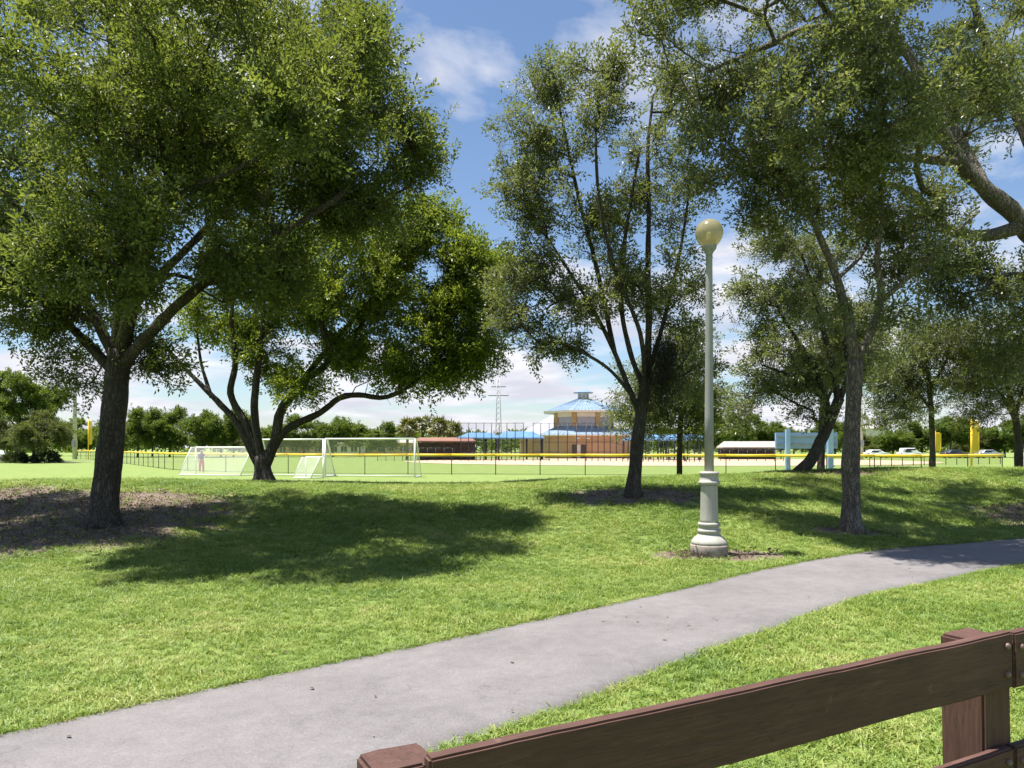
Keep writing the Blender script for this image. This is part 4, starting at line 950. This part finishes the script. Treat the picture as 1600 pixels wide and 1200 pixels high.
skinned('top', [[(0, 0, .93, .15), (0, 0, 1.10, .15), (0, -.01, 1.30, .165), (0, 0, 1.41, .085)], [(0, -.01, 1.30, .165), (.17, 0, 1.37, .075), (.25, -.04, 1.28, .065)], [(0, -.01, 1.30, .165), (-.17, 0, 1.37, .075), (-.21, .02, 1.24, .065)]], M['purple_cloth'], per)
skinned('trousers', [[(0, 0, .98, .14), (0, 0, .90, .145)], [(0, 0, .90, .145), (.09, 0, .82, .10), (.11, -.02, .48, .078), (.12, .02, .13, .065)], [(0, 0, .90, .145), (-.09, 0, .82, .10), (-.11, -.03, .48, .078), (-.12, 0, .13, .065)]], M['red_cloth'], per)
skinned('hair', [[(0, .0, 1.66, .10), (0, .03, 1.60, .09), (0, .05, 1.53, .06)]], M['hair'], per)

# ------------------------------------------------------------------ scoreboard
sdist = 48.0; sx0, sx1 = fx(1214, sdist), fx(1311, sdist); sc0 = (sx0 + sx1) / 2
sb = empty('scoreboard', (sc0, sdist, gz(sc0, sdist)), label='pale blue scoreboard seen from behind on two square posts', cat='scoreboard'); bz = gz(sc0, sdist)
zt, zb = at(0, 676, sdist).z - bz, at(0, 701, sdist).z - bz
MB().box(((sx0 + sx1) / 2 - sc0, .30, (zt + zb) / 2), (sx1 - sx0, .22, zt - zb)).build('panel', M['sb_blue'], sb, bevel=.02)
for px, w in ((1231, .27), (1297, .34)):
    MB().box((fx(px, sdist) - sc0, .02, (zt + .2) / 2 - .1), (w, w, zt + .4)).build('post', M['sb_post'], sb, bevel=.015)
for zc in (zb + .25, zt - .25): MB().box((0, .165, zc), (sx1 - sx0 - .1, .05, .10)).build('crossbeam', M['steel'], sb)

# ------------------------------------------------------------------ concession building
BD = 132.0; bc = fx(911.5, BD)
bld = empty('rotunda_building', (bc, BD, FZ), label='tan park building with a blue hipped roof and octagonal rotunda', cat='building')
by = lambda py: EYE - (py - HOR) / FPX * BD - FZ
def ngon(r_, z, n=8, sx=1.0, cx=0.0, sy=1.0, cy=0.0, ph=math.pi / 8):
    return [(cx + sx * r_ * math.cos(ph + 2 * math.pi * k / n), cy + sy * r_ * math.sin(ph + 2 * math.pi * k / n), z) for k in range(n)]
def loft(rings, name, mat, parent, cap=True):
    n = len(rings[0]); vs_ = [p for r_ in rings for p in r_]; fs = [(i * n + k, i * n + (k + 1) % n, (i + 1) * n + (k + 1) % n, (i + 1) * n + k) for i in range(len(rings) - 1) for k in range(n)]
    if cap: fs += [tuple(range(n - 1, -1, -1)), tuple((len(rings) - 1) * n + k for k in range(n))]
    return MB().add(vs_, fs).build(name, mat, parent)
zE, zS, zT = by(682), by(667.5), by(645)
lower = lambda r_, z: ngon(r_, z, sx=1.22, cx=1.4)
loft([lower(7.3, -.1), lower(7.3, zE)], 'wall', M['tan'], bld)
loft([lower(8.0, zE), lower(8.1, zE + .22)], 'fascia', M['cream'], bld)
sk_ = loft([lower(8.15, zE + .21), ngon(5.3, zS + .02)], 'lower_roof', M['blue_roof'], bld)
def ribs(ra, rb, parent, per=7):
    n = len(ra)
    for k in range(n):
        a0, a1, b0, b1 = (Vector(x) for x in (ra[k], ra[(k + 1) % n], rb[k], rb[(k + 1) % n]))
        if ((a0 + a1) / 2).y > 1.5: continue
        for j in range(1, per):
            q_ = j / per; MB().tube([a0.lerp(a1, q_) + Vector((0, 0, .02)), b0.lerp(b1, q_) + Vector((0, 0, .02))], .045, 4).build('seam', M['blue_roof'], parent)
ribs(lower(8.15, zE + .21), ngon(5.3, zS + .02), sk_)
loft([ngon(5.1, zE), ngon(5.1, zT)], 'rotunda_wall', M['cream'], bld)
ap = 5.1 * math.cos(math.pi / 8); fw = 2 * 5.1 * math.sin(math.pi / 8)
for k in range(8):
    a = 2 * math.pi * k / 8; nx_, ny_ = math.cos(a), math.sin(a); c = Vector((nx_ * ap, ny_ * ap, 0))
    if ny_ > .4: continue
    MB().box(c + Vector((nx_ * .04, ny_ * .04, (zS + by(653)) / 2)), (.16, fw * .74, by(653) - zS), a).build('shutter', M['shutter'], bld)
    MB().box(c + Vector((nx_ * .12, ny_ * .12, (by(653) + zT) / 2)), (.34, fw * .80, zT - by(653) - .05), a).build('valance', M['cream'], bld)
for p in ngon(5.15, 0):
    if p[1] > 2: continue
    a = math.atan2(p[1], p[0]); MB().box((p[0], p[1], (zS + zT) / 2), (.35, .85, zT - zS), a).build('pilaster', M['tan_stone'], bld)
loft([ngon(7.2, zT - .12), ngon(7.35, zT + .16)], 'upper_fascia', M['cream'], bld)
ur = loft([ngon(7.4, zT + .15), ngon(1.15, by(623.5))], 'upper_roof', M['blue_roof'], bld)
ribs(ngon(7.4, zT + .15), ngon(1.15, by(623.5)), ur, 9)
cp = loft([ngon(.95, by(625)), ngon(.95, by(614.5))], 'cupola', M['cream'], bld)
for k in range(8):
    a = 2 * math.pi * k / 8
    if math.sin(a) > .4: continue
    MB().box((math.cos(a) * .90, math.sin(a) * .90, by(619.5)), (.08, .42, .65), a).build('louvre', M['shutter'], cp)
loft([ngon(1.75, by(614.5)), ngon(1.8, by(613.4)), ngon(.08, by(607.5))], 'cupola_roof', M['blue_roof'], bld)
fy = -7.3 * math.cos(math.pi / 8)
for px in (892.5, 906):
    MB().box((fx(px, BD) - bc, fy - .03, 1.15), (.85, .10, 2.3)).build('door', M['dark_door'], bld)
MB().box((fx(899, BD) - bc, fy - .02, 1.15), (.55, .08, 2.3)).build('door_panel', M['cream'], bld)
for px in (898, 913): MB().box((fx(px, BD) - bc, fy - .06, by(685.5)), (.5, .14, .16)).build('wall_light', M['white'], bld)
MB().box((1.4, fy - .03, by(690)), (6.0, .07, .30)).build('band', M['tan_stone'], bld)
# pale-roofed hall behind
hall = empty('hall', (fx(868, 150), 150, FZ), label='pale grey hipped roof hall half hidden behind the rotunda', cat='building')
MB().box((0, 0, 2.1), (14, 9, 4.4)).build('wall', M['tan'], hall)
MB().add([(-7.4, -5, 4.2), (7.4, -5, 4.2), (7.4, 5, 4.2), (-7.4, 5, 4.2), (-.8, 0, 8.2), (4, 0, 8.2)], [(0, 1, 5, 4), (1, 2, 5), (2, 3, 4, 5), (3, 0, 4), (3, 2, 1, 0)]).build('roof', M['shutter'], hall)

def canopy(px0, px1, d, ye, yr, label, name='shade_canopy', mat=None, posts=4, dep=5.0, ridge=.55, g=None):
    x0, x1 = fx(px0, d), fx(px1, d); c = (x0 + x1) / 2; w = x1 - x0; ze = EYE - (ye - HOR) / FPX * d - FZ; zr = EYE - (yr - HOR) / FPX * d - FZ; rr = w * ridge / 2
    root = empty(name, (c, d, FZ), label=label, cat='canopy' if name == 'shade_canopy' else name.replace('_', ' '), group=g)
    MB().add([(-w / 2, -dep / 2, ze), (w / 2, -dep / 2, ze), (w / 2, dep / 2, ze), (-w / 2, dep / 2, ze), (-rr, 0, zr), (rr, 0, zr), (-w / 2, -dep / 2, ze - .18), (w / 2, -dep / 2, ze - .18), (w / 2, dep / 2, ze - .18), (-w / 2, dep / 2, ze - .18)],
             [(0, 1, 5, 4), (1, 2, 5), (2, 3, 4, 5), (3, 0, 4), (6, 7, 1, 0), (7, 8, 2, 1), (8, 9, 3, 2), (9, 6, 0, 3), (9, 8, 7, 6)]).build('roof', mat, root)
    for k in range(posts):
        x = -w / 2 + .3 + (w - .6) * k / (posts - 1)
        for s in (-1, 1): MB().tube([(x, s * (dep / 2 - .3), -.1), (x, s * (dep / 2 - .3), ze - .1)], .09, 8).build('post', M['black'], root)
    return root, w, ze
GC = 'blue shade canopies over the bleachers'
canopy(716, 782, 112, 684, 676, 'blue shade canopy beside the brown dugout', mat=M['blue_shade'], g=GC)
canopy(772, 850, 114, 684, 674, 'blue shade canopy meeting the tan wall of the building', mat=M['blue_shade'], g=GC)
canopy(975, 1062, 116, 687, 679, 'blue shade canopy right of the mossy oak trunk', mat=M['blue_shade'], g=GC)
canopy(1034, 1104, 112, 687, 678, 'blue shade canopy seen just beside the lamp pole', mat=M['blue_shade'], g=GC)
def bleacher(px, d, w, label):
    root = empty('bleacher', (fx(px, d), d, FZ), label=label, cat='bleacher', group='bleachers under the canopies')
    for k in range(4): MB().box((0, k * .6, .4 + k * .35), (w, .28, .06)).build('seat', M['steel'], root)
    for s in (-1, 0, 1): MB().add([(s * w * .45 - .04, 0, 0), (s * w * .45 + .04, 0, 0), (s * w * .45 + .04, 2.0, 1.45), (s * w * .45 - .04, 2.0, 1.45), (s * w * .45 - .04, 2.0, 0), (s * w * .45 + .04, 2.0, 0)], [(0, 1, 2, 3), (0, 3, 4), (1, 5, 2), (3, 2, 5, 4)]).build('frame', M['steel'], root)
bleacher(750, 112, 5, 'metal bleacher under the canopy beside the brown dugout'); bleacher(812, 114, 6, 'metal bleacher under the canopy near the tan wall')
bleacher(1018, 116, 6.5, 'metal bleacher under the canopy right of the mossy oak'); bleacher(1072, 112, 5, 'metal bleacher under the canopy beside the lamp pole')
def dugout(px0, px1, d, ye, yr, label, roof):
    root, w, ze = canopy(px0, px1, d, ye, yr, label, 'dugout', roof, 4, 3.6, .85, 'dugouts')
    MB().box((0, 1.2, ze / 2 - .1), (w - .5, .15, ze - .2)).build('back_wall', M['dim'], root)
    MB().box((0, .7, .45), (w - 1, .4, .06)).build('bench', M['steel'], root)
    MB().add([(-w / 2 + .3, -1.55, 0), (w / 2 - .3, -1.55, 0), (w / 2 - .3, -1.55, ze - .25), (-w / 2 + .3, -1.55, ze - .25)], [(0, 1, 2, 3)]).build('mesh_front', M['link_far'], root)
dugout(648, 744, 110, 689, 683.5, 'brown-roofed dugout beside the palms', M['brown_roof'])
dugout(1124, 1218, 118, 698.5, 689.5, 'low grey hip-roofed pavilion beside the scoreboard', M['grey_roof'])

# ------------------------------------------------------------------ backstop fencing
def tall_fence(name, pts, label, g, rails, rad=.055):
    root = empty(name, (fx(pts[0][0], pts[0][1]), pts[0][1], FZ), label=label, cat='fence', group=g); o = root.location.copy(); o.z = 0
    W_ = [(Vector((fx(px, d), d, 0)) - o, EYE - (yt - HOR) / FPX * d - FZ) for px, d, yt in pts]
    for p, h in W_: MB().tube([p + Vector((0, 0, -.1)), p + Vector((0, 0, h))], rad, 6).build('post', M['black'], root)
    for (a, ha), (b, hb) in zip(W_, W_[1:]):
        MB().add([a, b, b + Vector((0, 0, hb)), a + Vector((0, 0, ha))], [(0, 1, 2, 3)]).build('mesh_panel', M['link_far'], root)
        for f_ in rails: MB().tube([a + Vector((0, 0, ha * f_)), b + Vector((0, 0, hb * f_))], .035, 5).build('rail', M['black'], root)
tall_fence('backstop_fence', [(px, 101 + 1.5 * math.sin(px * .02), 661) for px in (720, 732, 744, 756, 768, 780, 792, 805, 818)], 'tall black backstop fence in front of the blue canopies', 'backstop fences', (1, .5, .22))
tall_fence('backstop_fence', [(px, 102, 661) for px in (833, 845, 858, 872, 886.5, 901, 916, 925, 934.5, 944, 953.5)] + [(963, 101, 664), (973, 100, 671)], 'tall black backstop fence in front of the tan building', 'backstop fences', (1, .5, .24))
tall_fence('side_fence', [(973 + 8.0 * k, 99 - .35 * k, 684) for k in range(17)], 'black head-high fence along the bleachers right of the mossy oak', 'side fences', (1, .3), .045)
tall_fence('side_fence', [(1112 + 14 * k, 104 - .3 * k, 703) for k in range(9)], 'low black fence in front of the grey pavilion', 'side fences', (1, .5), .045)
tall_fence('side_fence', [(590 + 13 * k, 104, 700) for k in range(10)], 'low black fence in front of the brown dugout', 'side fences', (1, .5), .045)
tall_fence('side_fence', [(1325 + 17 * k, 72 + .9 * k, 711) for k in range(15)], 'low black fence behind the two right-hand foul poles', 'side fences', (1,), .04)

# ------------------------------------------------------------------ poles, tower, houses, cars
def light_pole(px, d, h, label, r0=.36):
    x = fx(px, d); root = empty('light_pole', (x, d, FZ), label=label, cat='light pole', group='concrete field light poles')
    MB().tube([(0, 0, -.3), (0, 0, h)], [r0, r0 * .6], 12).build('pole', M['pole_concrete'], root)
    MB().box((0, -.1, 2.4), (.5, .9, 1.0)).build('control_box', M['steel'], root, bevel=.03)
    MB().box((0, 0, h - .4), (2.6, .14, .14)).build('crossarm', M['steel'], root)
    for k in range(4): MB().lathe([(.10, -.2), (.3, .0), (.32, .18), (.1, .3)], 12, (-1.1 + k * .73, -.15, h - .05)).build('floodlight', M['steel'], root)
light_pole(117, 118, 17, 'concrete light pole standing beside the dark shrubs at far left')
light_pole(1345, 112, 12, 'concrete light pole seen past the slim grey trunk')
tx, td_ = fx(779, 260), 260
tw = empty('transmission_tower', (tx, td_, FZ), label='tall grey lattice mast rising far behind the blue canopies', cat='mast'); th = 25.5
for sx_, sy_ in ((-1, -1), (1, -1), (1, 1), (-1, 1)): MB().tube([(sx_ * 1.1, sy_ * 1.1, -.2), (sx_ * .45, sy_ * .45, th)], .10, 6).build('leg', M['steel'], tw)
mb = MB()
for k in range(14):
    z0, z1 = th * k / 14, th * (k + 1) / 14; w0, w1 = 1.1 - .65 * k / 14, 1.1 - .65 * (k + 1) / 14
    for f_ in range(4):
        c_ = [(-1, -1), (1, -1), (1, 1), (-1, 1)]; a, b = c_[f_], c_[(f_ + 1) % 4]
        mb.tube([(a[0] * w0, a[1] * w0, z0), (b[0] * w1, b[1] * w1, z1)], .04, 4); mb.tube([(b[0] * w0, b[1] * w0, z0), (a[0] * w1, a[1] * w1, z1)], .04, 4)
mb.build('bracing', M['steel'], tw)
for z, w in ((19.6, 7.0), (22.6, 5.0)): MB().box((0, 0, z), (w, .3, .3)).build('crossarm', M['steel'], tw)

def house(px0, px1, d, h, rh, label, wall, roof, nw, doorpx=None):
    x0, x1 = fx(px0, d), fx(px1, d); c = (x0 + x1) / 2; w = x1 - x0; root = empty('low_house', (c, d, FZ), label=label, cat='house', group='low houses behind the field')
    MB().box((0, 0, h / 2), (w, 7, h)).build('wall', wall, root)
    MB().add([(-w / 2 - .5, -4, h), (w / 2 + .5, -4, h), (w / 2 + .5, 4, h), (-w / 2 - .5, 4, h), (-w / 2 + 3, 0, h + rh), (w / 2 - 3, 0, h + rh)], [(0, 1, 5, 4), (1, 2, 5), (2, 3, 4, 5), (3, 0, 4), (3, 2, 1, 0)]).build('roof', roof, root)
    for k in range(nw):
        x = -w / 2 + w * (k + .5) / nw; o = MB().box((x, -3.52, h * .55), (1.3, .1, 1.2)).build('window', M['glass'], root)
        MB().box((x, -3.54, h * .55), (.08, .12, 1.2)).build('mullion', M['white'], o)
house(440, 512, 172, 2.7, .9, 'low orange-tan house under the trees, behind the hidden goal', M['tan'], M['brown_roof'], 4)
house(520, 566, 168, 2.7, .8, 'low cream house seen through the long goal', M['cream'], M['grey_roof'], 3)
house(572, 660, 176, 2.9, 1.0, 'low tan house with a grey roof beside the palms', M['tan'], M['grey_roof'], 5)
house(1345, 1372, 190, 6.5, 1.5, 'pale two-storey house seen beyond the right-hand tree belt', M['cream'], M['grey_roof'], 2)

def car(px, d, rz, mat, label, van=False):
    x = fx(px, d); root = empty('parked_car', (x, d, FZ), rz, label=label, cat='car', group='cars parked beyond the fields')
    H = 1.75 if van else 1.45
    pr_ = [(-2.2, .35), (-2.25, .75), (-2.1, .95), (-1.75 if van else -1.5, 1.0), (-1.6 if van else -1.0, H - .02), (.35, H), (1.05, .98), (2.0, .82), (2.22, .62), (2.2, .32)]
    n = len(pr_); vs_ = []; fs = []
    for yy, sc_ in ((-.88, .94), (-.80, 1.0), (.80, 1.0), (.88, .94)):
        vs_ += [(px_ * (.985 if abs(yy) > .85 else 1), yy * (1 if z < 1.0 else .86), z * (sc_ if z > .9 else 1)) for px_, z in pr_]
    for i in range(3): fs += [(i * n + k, i * n + (k + 1) % n, (i + 1) * n + (k + 1) % n, (i + 1) * n + k) for k in range(n)]
    fs += [tuple(range(n))[::-1], tuple(3 * n + k for k in range(n))]
    MB().add(vs_, fs, 0, False).build('body', mat, root)
    for s in (-1, 1):
        MB().add([(-1.42, s * .80, 1.02), (.95, s * .80, 1.0), (.36, s * .765, H - .10), (-1.05, s * .765, H - .12)], [(0, 1, 2, 3) if s < 0 else (3, 2, 1, 0)]).build('side_window', M['glass'], root, (0, s * .03, 0))
        for wx in (-1.35, 1.35):
            wh = MB().tube([(wx, s * .70, .33), (wx, s * .90, .33)], .33, 18).build('wheel', M['tyre'], root); MB().tube([(wx, s * .85, .33), (wx, s * .915, .33)], .19, 12).build('rim', M['steel'], wh)
        MB().box((2.17, s * .6, .66), (.1, .35, .14)).build('headlight', M['white'], root)
        MB().box((-2.2, s * .62, .80), (.1, .3, .16)).build('tail_light', M['red_cloth'], root)
M['silver'] = paint('silver_paint', (0.45, 0.46, 0.48), .3, .05, 1, .5); M['car_white'] = paint('car_white', (.72, .72, .72), .3, .03, 1); M['car_dark'] = paint('car_dark', (.04, .045, .06), .3, .1, 1)
car(1369, 132, .05, M['car_white'], 'white car parked next to the concrete light pole past the slim trunk')
car(1423, 134, -.04, M['car_white'], 'white van parked left of the thin tree', True)
car(1492, 130, .03, M['car_dark'], 'dark car parked between the two foul poles')
car(1545, 131, 0, M['silver'], 'silver car parked right of the near foul pole, under the olive tree')
car(-6, 112, .1, M['car_white'], 'white car parked at the far left beside the dark shrubs')
